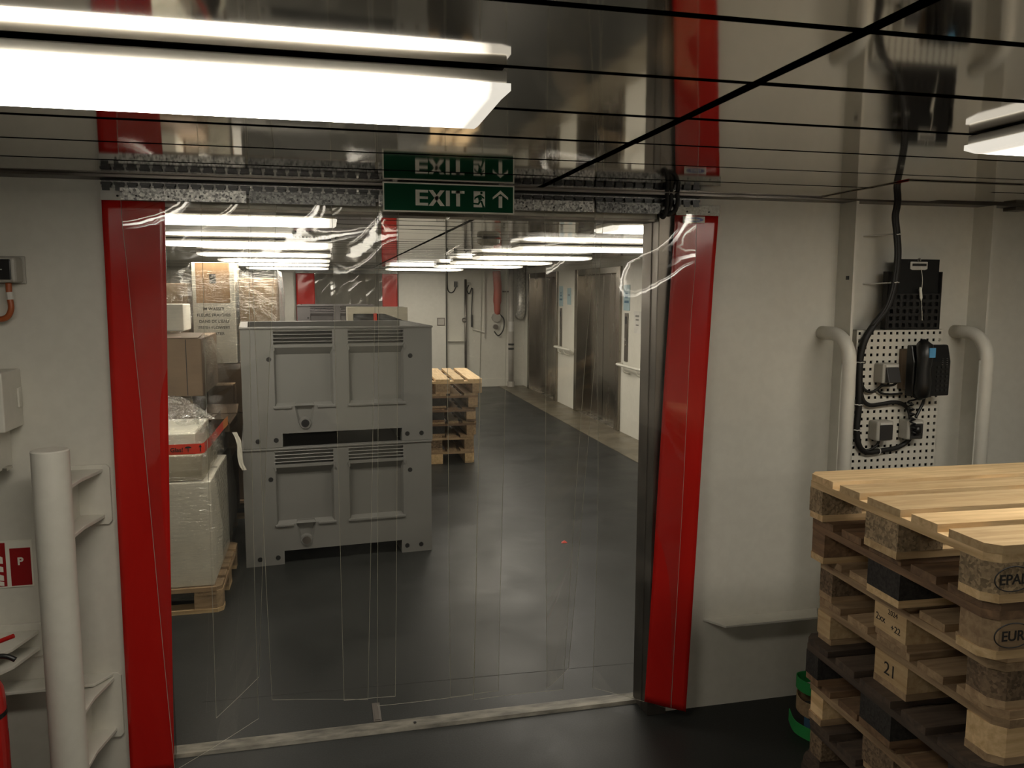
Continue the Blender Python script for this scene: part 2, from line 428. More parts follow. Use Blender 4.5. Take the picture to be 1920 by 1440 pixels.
# ------------------------------------------------------------------ lamps
LN = lamp_mat('lamp_diffuser_near', LAMP_COL, LAMP_NEAR, .61)
LF = lamp_mat('lamp_diffuser_far', LAMP_COL, LAMP_FAR, .605)
def lamp(x0, x1, y0, label, mat, group):
    cx, h = (x0+x1)/2, (x1-x0)/2
    t = thing('ceiling_light', label, 'ceiling light', (cx, y0+.15, ZC), 0, group)
    build('housing', MB().box(-h+.006, h-.006, -.147, .147, -.024, -.003), LAMPW, t, local=True, bev=.003)
    d = MB()
    prof = [(-.150, -.024), (.150, -.024), (.150, -.036), (.128, -.046), (-.128, -.046), (-.150, -.036)]
    n = len(prof)
    vs = []
    for sx in (-1, 1):
        for (yy, zz) in prof: vs.append((sx*(h - (.012 if zz < -.04 else 0)), yy, zz))
    d.add(vs, [tuple(range(n)), tuple(range(2*n-1, n-1, -1))]+[(i, i+n, (i+1) % n+n, (i+1) % n) for i in range(n)])
    build('diffuser', d, mat, t, local=True)
    return t
lamp(-.91, .312, 1.355, 'large bright ceiling light above the left red curtain strip, nearest the viewer', LN, 'lights in the near room')
lamp(1.483, 2.70, 1.355, 'ceiling light cut off by the right edge above the pallets', LN, 'lights in the near room')
lamp(-.91, .312, -1.345, 'added fill light behind the viewer above the doorway side', LN, 'lights in the near room')  # unseen lamp pair behind the camera, added as fill for the near room
lamp(1.483, 2.70, -1.345, 'added fill light behind the viewer above the pallet side', LN, 'lights in the near room')
rows = [4.055, 6.155, 7.955, 9.455, 10.955, 12.755]
nth = ['first', 'second', 'third', 'fourth', 'fifth', 'sixth']
for i, y in enumerate(rows):
    lamp(-1.15, .065, y, nth[i]+' light behind the curtain in the row above the bins and cartons', LF, 'lights over the stacked goods')
for i, y in enumerate(rows):
    x0 = 1.485 if i < 5 else .95
    lamp(x0, x0+1.215, y, nth[i]+' light behind the curtain in the row beside the lifts', LF, 'lights beside the lifts')

# ceiling grille in the far room, round detector
g = thing('air_grille', 'small white slotted air grille in the ceiling between the lights', 'vent', (0, 5.62, ZC))
build('frame', MB().box(-.20, .10, 5.53, 5.71, 2.106, 2.118), PLATEW, g)
for k in range(12): build('slat', MB().box(-.185+k*.0235, -.175+k*.0235, 5.54, 5.70, 2.100, 2.107), BLACKM, g)
tag(build('smoke_detector', MB().lathe([(.05, 2.118), (.085, 2.11), (.08, 2.085), (.05, 2.07)], 1.13, 5.6, 20), GREYP, smooth=False), 'round grey detector on the corridor ceiling beside the long dark joint', 'detector')

# ------------------------------------------------------------------ lift doors
def lift(n, y0, y1, where):
    d = sroot('door_%d' % n, (3.57, (y0+y1)/2, 0), 'brushed steel lift door ' + where)
    jw = .13
    for (a, b) in ((y0, y0+jw), (y1-jw, y1)):
        build('jamb', MB().box(3.535, 3.70, a, b, 0, 2.06), STEEL, d, bev=.004)
    build('header', MB().box(3.54, 3.70, y0+jw, y1-jw, 1.98, 2.06), STEEL, d, bev=.003)
    mid = (y0+y1)/2
    build('door_leaf', MB().box(3.66, 3.69, y0+jw, mid-.008, .012, 1.98), STEEL, d, bev=.002)
    build('door_leaf', MB().box(3.66, 3.69, mid+.008, y1-jw, .012, 1.98), STEEL, d, bev=.002)
    build('door_gap', MB().box(3.68, 3.70, mid-.008, mid+.008, .012, 1.98), VOID, d)
    build('door_sill', MB().box(3.565, 3.69, y0+jw, y1-jw, 0, .012), STEELB, d)
lift(1, 6.45, 8.30, 'nearest the doorway')
lift(2, 9.36, 11.20, 'in the middle of the corridor')
lift(3, 12.14, 13.98, 'beside the end wall')
def rail_set(y0, y1, z, where):
    t = thing('handrail', 'white tubular handrail on the wall ' + where, 'handrail', (3.5, (y0+y1)/2, z), 0, 'handrails between the lifts')
    build('tube', MB().tube(smooth_path([(3.56, y0+.03, z-.06), (3.50, y0+.02, z-.01), (3.48, y0+.08, z), (3.48, (y0+y1)/2, z), (3.48, y1-.08, z), (3.50, y1-.02, z), (3.56, y1-.01, z)], 4), .017, 10), PAINT, t, smooth=True)
    build('bracket', MB().tube(smooth_path([(3.48, y0+.25, z-.01), (3.49, y0+.25, z-.07), (3.57, y0+.25, z-.10)], 4), .010, 8), PAINT, t, smooth=True)
    build('bracket', MB().tube(smooth_path([(3.48, y1-.25, z-.01), (3.49, y1-.25, z-.07), (3.57, y1-.25, z-.10)], 4), .010, 8), PAINT, t, smooth=True)
rail_set(8.38, 9.30, .86, 'between the two nearer lifts')
rail_set(11.28, 12.08, .89, 'between the two farther lifts')
for (y, lab, dz) in ((9.18, 'nearer the doorway', 0), (11.97, 'farther down the corridor', 0)):
    p = thing('lift_call_panel', 'narrow dark lift button panel on white wall '+lab, 'panel', (3.57, y, .9), 0, 'lift call panels')
    build('plate', MB().box(3.556, 3.57, y-.05, y+.05, .90, 1.49), STEELD, p, bev=.003)
    build('display', MB().box(3.553, 3.557, y-.03, y+.03, 1.36, 1.45), BLACK, p)
    for z in (1.10, 1.17): build('button', MB().cyl((3.557, y, z), (3.549, y, z), .016, 12), STEELB, p)
    s = thing('lift_sign', 'pale blue lift notice above the button panel '+lab, 'sign', (3.57, y+.02, 1.52), 0, 'blue lift notices')
    build('board', MB().box(3.563, 3.57, y-.085, y+.115, 1.52, 1.83), SIGNB, s)
    build('print_lines', MB().box(3.5615, 3.564, y-.03, y+.06, 1.67, 1.70).box(3.5615, 3.564, y-.06, y+.08, 1.61, 1.64).box(3.5615, 3.564, y-.02, y+.05, 1.715, 1.735), plain('blue_print', (.05, .14, .22), .5), s)
s = thing('paper_notice', 'white paper notice taped to wall beside the nearest lift panel', 'notice', (3.57, 8.83, 1.30))
build('sheet', MB().box(3.566, 3.5695, 8.73, 8.95, 1.26, 1.52), PLATEW, s)
build('print_lines', MB().box(3.564, 3.567, 8.79, 8.90, 1.45, 1.475).box(3.564, 3.567, 8.80, 8.89, 1.41, 1.43).box(3.564, 3.567, 8.80, 8.88, 1.35, 1.365), plain('grey_print', (.2, .19, .17), .6), s)
s = thing('paper_notice', 'small pale paper on wall between the two farther lifts', 'notice', (3.57, 11.55, 1.5))
build('sheet', MB().box(3.566, 3.5695, 11.47, 11.66, 1.55, 1.80), SIGNB, s)
build('print_lines', MB().box(3.564, 3.567, 11.52, 11.61, 1.68, 1.71), plain('grey_print_b', (.2, .24, .27), .6), s)

# ------------------------------------------------------------------ far wall
d = sroot('door_4', (1.7, 14.35, 0), 'white sliding door leaf beside the far doorway')
build('door_leaf', MB().box(1.27, 2.11, 14.33, 14.37, .02, 2.06), PAINT, d, bev=.004)
build('edge_seal', MB().box(2.11, 2.135, 14.335, 14.40, .02, 2.06), BLACKM, d)
hp = build('handle_plate', MB().box(1.95, 2.09, 14.318, 14.332, 1.13, 1.27), STEELD, d, bev=.003)
build('recess', MB().box(1.965, 2.075, 14.314, 14.319, 1.145, 1.255), LAMPH, hp)
d = sroot('door_5', (-1.0, 14.35, 0), 'pale sliding door leaf at the far doorway behind the bins')
build('door_leaf', MB().box(-1.45, -.52, 14.33, 14.37, .02, 2.06), PAINT, d, bev=.004)
build('handle_plate', MB().box(-1.35, -1.22, 14.318, 14.332, 1.13, 1.27), STEELD, d, bev=.003)
def pipe(name, label, pts, r, mat, cat='pipe', n=12, extra=None):
    t = thing(name, label, cat, (pts[-1][0], pts[-1][1], min(p[2] for p in pts)))
    build('tube', MB().tube(pts, r, n), mat, t, smooth=True)
    if extra: extra(t)
    return t
def clips(x, y, r):
    def f(t):
        for z in (1.72, .9): build('clip', MB().box(x-.10, x+r, y-.01, y+.012, z-.012, z+.012), STEELD, t)
    return f
pipe('riser_pipe', 'slim dark vertical pipe beside the looped hose on end wall', [(2.47, 14.33, 1.96), (2.47, 14.33, .02)], .022, STEELD,
     extra=lambda t: build('valve', MB().lathe([(.02, 1.19), (.045, 1.21), (.045, 1.25), (.02, 1.27)], 2.44, 14.30, 12), STEELD, t))
def bands(t):
    for z in (.80, .72): build('black_band', MB().cyl((3.30, 14.26, z), (3.30, 14.26, z-.035), .054, 14), BLACK, t)
    build('pale_label', MB().cyl((3.30, 14.26, 1.20), (3.30, 14.26, 1.02), .052, 14), PLATEW, t)
    build('flange', MB().cyl((3.30, 14.26, .10), (3.30, 14.26, .0), .068, 16), LAMPH, t)
    build('clip', MB().box(3.16, 3.34, 14.25, 14.40, 1.73, 1.755), STEELD, t)
pipe('drain_pipe', 'grey vertical pipe with black bands running down to the floor', [(3.30, 14.26, 2.12), (3.30, 14.26, 0)], .050, LAMPH, extra=bands)
pipe('insulated_duct', 'silver foil wrapped duct beside the farthest lift', [(3.478, 14.22, 2.12), (3.478, 14.22, 1.40), (3.47, 14.25, 1.33), (3.46, 14.30, 1.29)], .080, FOIL, 'duct', 16)
t = thing('red_lined_hose', 'red sleeve with a round wall fitting hanging on end wall', 'hose', (3.06, 14.3, 1.1))
build('sleeve', MB().tube(smooth_path([(3.04, 14.33, 2.11), (3.06, 14.32, 1.8), (3.05, 14.32, 1.5), (3.06, 14.33, 1.33)], 4), [.075]*8+[.06]*3+[.05]*2, 12), PINKP, t, smooth=True)
build('fitting', MB().cyl((3.04, 14.40, 1.27), (3.04, 14.30, 1.27), .085, 8), LAMPH, t)
build('loop', MB().tube(smooth_path([(3.09, 14.36, 1.34), (3.18, 14.34, 1.24), (3.17, 14.34, 1.05), (3.08, 14.34, .94), (3.0, 14.34, 1.02)], 5), .012, 8), BLACKM, t, smooth=True)
build('coupling', MB().cyl((3.03, 14.40, 1.10), (3.03, 14.33, 1.10), .045, 12), STEELD, t)
t = thing('hanging_lead', 'dark cable looped on a hook beside the slim riser pipe', 'cable', (2.58, 14.37, 1.1))
build('cord', MB().tube(smooth_path([(2.55, 14.36, 1.88), (2.50, 14.36, 1.78), (2.54, 14.36, 1.70), (2.60, 14.36, 1.80), (2.585, 14.36, 1.4), (2.59, 14.36, 1.2)], 5), .010, 8), BLACKM, t, smooth=True)
build('connector', MB().cyl((2.59, 14.36, 1.32), (2.59, 14.36, 1.10), .020, 8), BLACKM, t)
build('hook', MB().cyl((2.55, 14.40, 1.88), (2.55, 14.35, 1.88), .03, 10), LAMPH, t)
t = thing('wall_camera_cable', 'small black box with a drooping cable beside the white sliding door', 'cable', (2.3, 14.39, 1.7))
build('box', MB().box(2.27, 2.33, 14.37, 14.40, 1.82, 1.92), BLACK, t)
build('cord', MB().tube(smooth_path([(2.30, 14.385, 1.82), (2.26, 14.385, 1.74), (2.20, 14.385, 1.72), (2.15, 14.385, 1.80), (2.145, 14.385, 2.1)], 5), .010, 8), BLACKM, t, smooth=True)
t = thing('wall_ledge', 'short pale ledge low on the end wall', 'ledge', (2.28, 14.36, .85))
build('angle', MB().box(2.15, 2.42, 14.33, 14.40, .84, .86), PAINT, t, bev=.003)
t = thing('wall_handrail', 'short slanting pale rail on end wall by the hoses', 'rail', (2.7, 14.36, 1.0))
build('bar', MB().tube([(2.60, 14.37, 1.06), (2.82, 14.35, 1.0)], .012, 8), PAINT, t)
build('post', MB().box(2.825, 2.84, 14.36, 14.40, .9, 2.1), LAMPH, t)

# ------------------------------------------------------------------ plastic strips
def strip(name, label, group, top, bot, zt, zb, yt, mat, rimmat, seed, amp=.010, plate=None, cat='curtain strip', thick=.003):
    """top: (x0, x1); bot: ((x, y), (x, y)) of the two lower corners; hangs from yt"""
    R = random.Random(seed); ph = [R.uniform(0, 6.28) for _ in range(6)]
    (xa, xb), ((ba, ya), (bb, yb)) = top, bot
    za, zbb = zb if isinstance(zb, tuple) else (zb, zb)
    t = thing(name, label, cat, ((xa+xb)/2, yt, 0), 0, group)
    def fn(u, v):
        s = v*v*(1.6-.6*v)
        x0 = xa+(ba-xa)*v; x1 = xb+(bb-xb)*v
        yb_ = ya+(yb-ya)*u
        y = yt+(yb_-yt)*s
        pin = min(1, v*14)
        y += amp*pin*(.5*math.sin(2.2*v*3.1+ph[0])+.35*math.sin(3.4*u+5*v+ph[1])*(1+2.2*math.exp(-v*9)))
        y += amp*.9*pin*math.exp(-v*7)*math.sin(4.5*u+26*v+ph[2])
        return (x0+(x1-x0)*u, y, zt+((za+(zbb-za)*u)-zt)*v)
    mb = MB().grid(fn, 10, 64)
    o = build('strip', mb, mat, t, smooth=True, recalc=False)
    o.data.materials.append(rimmat)
    if mat is PVC:
        ed = []
        for us in ([(0, k/64) for k in range(65)], [(1, k/64) for k in range(65)], [(k/10, 1) for k in range(11)]):
            ed.append([fn(*q) for q in us])
        mb2 = MB()
        for e_ in ed: mb2.tube(e_, .0008, 4)
        build('cut_edge', mb2, rimmat, t)
    else:
        sm = o.modifiers.new('solid', 'SOLIDIFY'); sm.thickness = thick; sm.offset = 0; sm.material_offset_rim = 1
    if plate:
        px0, px1, pm, py = plate
        pl = build('hanger_plate', MB().box(px0, px1, py-.0025, py, zt-.004, zt+.036), pm, t, bev=.0006)
        nb = max(2, int((px1-px0)/.09))
        for k in range(nb):
            xx = px0+(k+.5)*(px1-px0)/nb
            build('rivet', MB().cyl((xx, py-.0025, zt+.010), (xx, py-.006, zt+.010), .0035, 8), BLACKM, pl)
    return t
ZT = 2.046
GR = 'clear strips of the doorway curtain'
strip('curtain_strip', 'red plastic curtain strip at left doorway edge beside white post', 'red edge strips', (-.706, -.512), ((-.718, 2.925), (-.572, 2.925)), ZT, .02, 2.908, RED, RED, 1, .004, (-.706, -.50, PLATEW, 2.900))
rs = strip('curtain_strip', 'red plastic curtain strip with blue logo label at right doorway edge', 'red edge strips', (1.318, 1.500), ((1.242, 2.915), (1.405, 2.866)), ZT, (.075, .035), 2.908, RED, RED, 2, .004, (1.318, 1.500, galv('dull_plate', (.10, .095, .08), (.16, .15, .13)), 2.900))
S = [  # x top, bottom corners, z bottom, y top, label, plate
 ((-.643, -.246), ((-.565, 2.898), (-.300, 3.20)), .035, 2.888, 'clear plastic curtain strip overlapping the left red strip', GALV),
 ((-.40, -.155), ((-.430, 2.98), (-.300, 3.28)), .17, 2.915, 'clear curtain strip twisted outward in front of wrapped white pallet', None),
 ((-.242, .184), ((-.232, 3.02), (.124, 2.94)), .20, 2.888, 'wide clear curtain strip in front of the left half of grey bins', GALVD),
 ((.03, .262), ((.035, 2.96), (.228, 2.94)), .20, 2.915, 'narrow clear curtain strip in front of the right half of grey bins', None),
 ((.19, .56), ((.160, 2.96), (.535, 2.955)), .165, 2.888, 'clear curtain strip hanging directly below the EXIT sign', GALV),
 ((.43, .66), ((.443, 2.95), (.636, 2.95)), .170, 2.915, 'clear curtain strip below the arrow end of the EXIT sign', None),
 ((.565, .986), ((.534, 2.95), (.900, 2.95)), .150, 2.888, 'wide clear curtain strip in front of the corridor floor', GALV),
 ((.80, 1.03), ((.835, 2.955), (.970, 3.10)), .160, 2.915, 'clear curtain strip curled outward in front of the lift doors', None),
 ((.990, 1.400), ((1.090, 3.12), (1.345, 2.872)), .045, 2.888, 'clear curtain strip next to the right red strip and steel jamb', GALVD),
]
for i, (tp, bt, zb, yt, lab, pm) in enumerate(S):
    strip('curtain_strip', lab, GR, tp, bt, ZT, zb, yt, PVC, RIM, 20+i, .015 if i in (0, 8) else .011, (tp[0], min(tp[1]-.004, 1.25), pm, yt-.006) if pm else None)
lb = build('logo_label', MB().box(1.345, 1.436, 2.8935, 2.8945, 2.013, 2.038), PLATEW, rs)
build('blue_oval', MB().prism([(1.3915+.039*math.cos(a*math.pi/16), 2.0255+.0085*math.sin(a*math.pi/16)) for a in range(32)], 'y', 2.8925, 2.8936), LOGOB, lb)
text('lettering', 'novaform', .0115, PLATEW, lb, (1.3925, 2.8921, 2.0222), align='CENTER', ext=.0002, bold=.0003)

r = thing('curtain_rail', 'galvanised hook rail with black hooks above the doorway', 'rail', (.35, 2.92, 2.07))
build('channel', MB().box(-.706, 1.412, 2.916, 2.948, 2.062, 2.108), galv('rail_zinc', (.16, .155, .145), (.34, .33, .31)), r)
build('top_lip', MB().box(-.706, 1.418, 2.900, 2.948, 2.107, 2.1105), BLACKM, r)
hook = MB().box(-.0125, .0125, -.006, .012, -.014, .007).box(-.0155, .0155, -.010, .010, .003, .011).box(-.011, .011, -.012, -.002, -.016, -.007).mesh('hook', BLACK)
for k in range(54): link('hook', hook, r, (-.688+k*.0394-.35, 2.905-2.92, 2.089-2.07))
for k in range(12): build('bolt', MB().cyl((-.6+k*.18, 2.918, 2.097), (-.6+k*.18, 2.910, 2.097), .004, 8), STEELB, r)
# far doorway strips and rail
for (x0, x1, lab) in ((-.48, -.17, 'red curtain strip at the left of the far doorway'), (.985, 1.25, 'red curtain strip at the right of the far doorway')):
    strip('curtain_strip', lab, 'red strips of the far curtain', (x0, x1), ((x0, 14.34), (x1, 14.34)), 2.05, .03, 14.34, RED, RED, int(x0*100)+77, .014)
for k in range(4):
    x0 = -.2+k*.30
    strip('curtain_strip', nth[k]+' clear strip of the far curtain counted from its left red strip', 'clear strips of the far curtain', (x0, x0+.34), ((x0, 14.36), (x0+.34, 14.36)), 2.05, .06, 14.352+.012*(k % 2), PVC, RIM, 60+k, .02)
r = thing('curtain_rail', 'grey hook rail above the far doorway', 'rail', (.4, 14.35, 2.05))
build('channel', MB().box(-.49, 1.255, 14.32, 14.40, 2.045, 2.10), GALVD, r)
c = thing('cable_bundle', 'black cables hanging from the ceiling over the right end of rail', 'cable', (1.27, 2.86, 2.04))
for (dx, dy, zz) in ((0, 0, 2.035), (.018, .006, 2.05), (.040, -.004, 2.045)):
    build('cable', MB().tube(smooth_path([(1.262+dx, 2.862+dy, 2.118), (1.264+dx, 2.860+dy, 2.09), (1.258+dx*.9, 2.858+dy, zz+.01), (1.25+dx*.5, 2.864+dy, zz-.006), (1.245+dx*.3, 2.875, zz+.004)], 5), .0085, 8), BLACKM, c, smooth=True)

# ------------------------------------------------------------------ EXIT sign
e = thing('exit_sign', 'green EXIT sign with running figure and upward arrow under the ceiling', 'sign', (.4265, 2.79, 2.018))
X0, X1, Z0, Z1 = .198, .655, 2.0175, 2.1165
SW, SH = X1-X0, Z1-Z0
build('plate', MB().box(X0, X1, 2.788, 2.793, Z0, Z1), SIGNW, e, bev=.0005)
build('green_panel', MB().box(X0+.005, X1-.005, 2.7868, 2.7885, Z0+.005, Z1-.005), GREEN, e)
def U(u): return X0+SW*u
def V(v): return Z0+SH*v
def sign_poly(name, polys, y0=2.7856, y1=2.787, mat=SIGNW):
    mb = MB()
    for p in polys: mb.prism([(U(a), V(b)) for a, b in p], 'y', y0, y1)
    return build(name, mb, mat, e)
R_ = lambda a, b, c_, d_: [(a, c_), (b, c_), (b, d_), (a, d_)]
lo, hi = .23, .76
sign_poly('letter', [R_(.242, .272, lo, hi), R_(.272, .336, lo, lo+.09), R_(.272, .334, .455, .54), R_(.272, .336, hi-.09, hi)])
sign_poly('letter', [[(.340, lo), (.373, lo), (.460, hi), (.427, hi)], [(.340, hi), (.373, hi), (.460, lo), (.427, lo)]])
sign_poly('letter', [R_(.470, .500, lo, hi)])
sign_poly('letter', [R_(.548, .578, lo, hi), R_(.514, .612, hi-.09, hi)])
sign_poly('pictogram_door', [R_(.682, .770, .22, .77)])
fig = [[(.712, .62), (.735, .66), (.748, .50), (.722, .42)], [(.735, .66), (.752, .60), (.765, .55), (.762, .51), (.745, .55)],
       [(.712, .62), (.690, .56), (.686, .48), (.694, .48), (.700, .53), (.718, .56)],
       [(.722, .44), (.716, .36), (.674, .37), (.672, .32), (.722, .30), (.738, .42)],
       [(.730, .46), (.748, .44), (.762, .26), (.750, .24), (.740, .36)], [(.748, .26), (.765, .26), (.768, .22), (.748, .22)]]
sign_poly('pictogram_runner', fig+[[(.742+.010*math.cos(k*math.pi/5), .715+.046*math.sin(k*math.pi/5)) for k in range(10)]], 2.7848, 2.7857, GREEN)
sign_poly('arrow', [R_(.876, .904, .22, .62), [(.830, .50), (.830, .58), (.890, .82), (.890, .70)], [(.890, .70), (.890, .82), (.950, .58), (.950, .50)]])
for xx in (.24, .61): build('bracket', MB().box(xx-.008, xx+.008, 2.789, 2.796, 2.11, 2.121), STEELD, e)
# ================================================================== PALLETS
PM = {}
def board(lx, ly, lz, mat, ch=()):
    key = (lx, ly, lz, mat.name, tuple(ch))
    if key not in PM:
        a, b, c = lx/2, ly/2, .028
        pts = []
        for (sx, sy) in ((-1, -1), (1, -1), (1, 1), (-1, 1)):
            if (sx, sy) in ch:
                p1, p2 = (sx*a, sy*(b-c)), (sx*(a-c), sy*b)
                pts += [p1, p2] if sx*sy > 0 else [p2, p1]
            else: pts.append((sx*a, sy*b))
        PM[key] = MB().prism(pts, 'z', -lz/2, lz/2).mesh('board', mat)
    return PM[key]
def pallet(loc, rz, top, cross, blocks, bottom, label, group=None, blockmats=None, name='wooden_pallet', jig=.004):
    t = thing(name, label, 'pallet', loc, rz, group)
    J = lambda: random.uniform(-jig, jig)
    def lk(nm, me, x, y, z, r=0):
        return link(nm, me, t, (x+J(), y+J()*.5, z), (0, 0, r))
    B = {}
    for y, wd, ch in ((-.35, .1, ((-1, -1), (1, -1))), (0, .145, ()), (.35, .1, ((-1, 1), (1, 1)))):
        lk('bottom_board', board(1.2, wd, .022, bottom['x'], ch), 0, y, .011)
    for i, x in enumerate((-.5275, 0, .5275)):
        for j, (y, wd) in enumerate(((-.35, .1), (0, .145), (.35, .1))):
            ch = []
            if i != 1 and j != 1: ch = [((-1, 0, 1)[i], (-1, 0, 1)[j])]
            bmx = (blockmats or {}).get((i, j), blocks)
            B[(i, j)] = lk('block', board(.145, wd, .078, bmx, ch), x, y, .061)
        lk('cross_board', board(.145, .8, .022, cross['y'], ((i-1, -1), (i-1, 1)) if i != 1 else ()), x, 0, .111)
    for y, wd, ch in ((-.3275, .145, ((-1, -1), (1, -1))), (-.164, .1, ()), (0, .145, ()), (.164, .1, ()), (.3275, .145, ((-1, 1), (1, 1)))):
        lk('top_board', board(1.2, wd, .022, top['x'], ch), 0, y, .133, random.uniform(-.002, .002))
    return t, B
def epal(block, body='EPAL', dx=-.055, s=1.0):
    pts = []
    for k in range(41):
        a = k*2*math.pi/40
        pts.append((dx+.047*s+.052*s*math.cos(a), -.0505, -.002+.031*s*math.sin(a)))
    build('brand_oval', MB().tube(pts, .0016, 5), INK, block, local=True)
    text('brand_letters', body, .036*s, INK, block, (dx+.047*s, -.0506, -.015), align='CENTER', ext=.0004, local=True, bold=.0006)
def side_text(block, body, size, y, z, half=.0725):
    return text('marker_writing', body, size, INK, block, (-half-.0006, y, z), rot=(math.pi/2, 0, -math.pi/2), ext=.0003, local=True)
# the stack in the near room, bottom to top
names8 = ['lowest wooden pallet of the stack by the guard rails', 'second wooden pallet from the floor in the stack by the guard rails',
          'third wooden pallet from the floor in the stack, pale corner block', 'very dark stained wooden pallet in middle of the near stack',
          'wooden pallet marked 21 on its side block in the near stack', 'wooden pallet with scribbled marker dates on its side block',
          'brown pallet with a black middle block, second from the top', 'clean new pine pallet on top of the stack beside the telephone board']
spec = [(W_DARK, W_DARK, CHIPD, W_MID), (W_DARK, W_DARK, CHIPD, W_DARK), (W_BROWN, W_MID, CHIPD, W_MID), (W_DARK, W_DARK, CHIPB, W_BROWN),
        (W_MID, W_MID, W_MID['x'], W_MID), (W_MID, W_MID, CHIPD, W_MID), (W_BROWN, W_BROWN, CHIPD, W_LIGHT), (W_LIGHT, W_LIGHT, CHIP, W_LIGHT)]
offs = [.03, .045, .05, .027, .065, .065, .016, 0]
bms = {6: {(0, 1): CHIPB, (0, 2): W_BROWN['y'], (0, 0): W_MID['x']}, 5: {(0, 1): W_LIGHT['y'], (0, 0): CHIPD}, 2: {(0, 2): W_LIGHT['y']}, 4: {(0, 0): W_LIGHT['x'], (0, 1): W_LIGHT['y'], (0, 2): W_LIGHT['y']}, 1: {(0, 1): W_MID['y'], (0, 0): W_LIGHT['x']}, 0: {(0, 1): W_MID['y']}}
NEAR = {}
for k in range(8):
    tp, cr, bk, bo = spec[k]
    t, B = pallet((2.142+offs[k], 1.922+random.uniform(-.012, .012), .144*k), math.radians(-2.0+random.uniform(-.7, .7) if k < 7 else -2.0), tp, cr, bk, bo, names8[k], 'pallets stacked in the near room', bms.get(k))
    NEAR[k] = B
epal(NEAR[7][(0, 0)]); epal(NEAR[6][(0, 0)], 'EUR'); epal(NEAR[1][(0, 0)], 'EPAL')
side_text(NEAR[4][(0, 1)], '21', .055, .03, -.02)
side_text(NEAR[5][(0, 1)], '2024', .022, .01, .022); side_text(NEAR[5][(0, 1)], '2xx', .030, .065, -.012); side_text(NEAR[5][(0, 1)], '+22', .028, -.005, -.022)
# the stack in the corridor
fl6 = ['lowest', 'second', 'third', 'fourth', 'fifth', 'topmost']
fspec = [(W_MID, W_MID, W_LIGHT['x'], W_LIGHT), (W_MID, W_MID, CHIPD, W_MID), (W_MID, W_BROWN, CHIPB, W_MID), (W_BROWN, W_BROWN, CHIPB, W_BROWN), (W_MID, W_BROWN, CHIPB, W_MID), (W_LIGHT, W_LIGHT, W_MID['x'], W_MID)]
fo = [-.055, -.05, -.03, -.035, -.015, .03]
for k in range(6):
    tp, cr, bk, bo = fspec[k]
    pallet((1.125+fo[k], 8.56+random.uniform(-.02, .02), .144*k), math.radians(90+random.uniform(-2, 0)), tp, cr, bk, bo,
           ('topmost pale pallet' if k == 5 else fl6[k]+' pallet from the floor')+' in the corridor stack beside the bins', 'pallets stacked in the corridor',
           {(0, 0): W_LIGHT['x'], (0, 2): W_LIGHT['x'], (1, 0): W_LIGHT['x'], (2, 0): W_MID['x'], (2, 2): W_MID['x']} if k == 0 else {(0, 0): W_MID['x'], (0, 2): W_MID['x']})

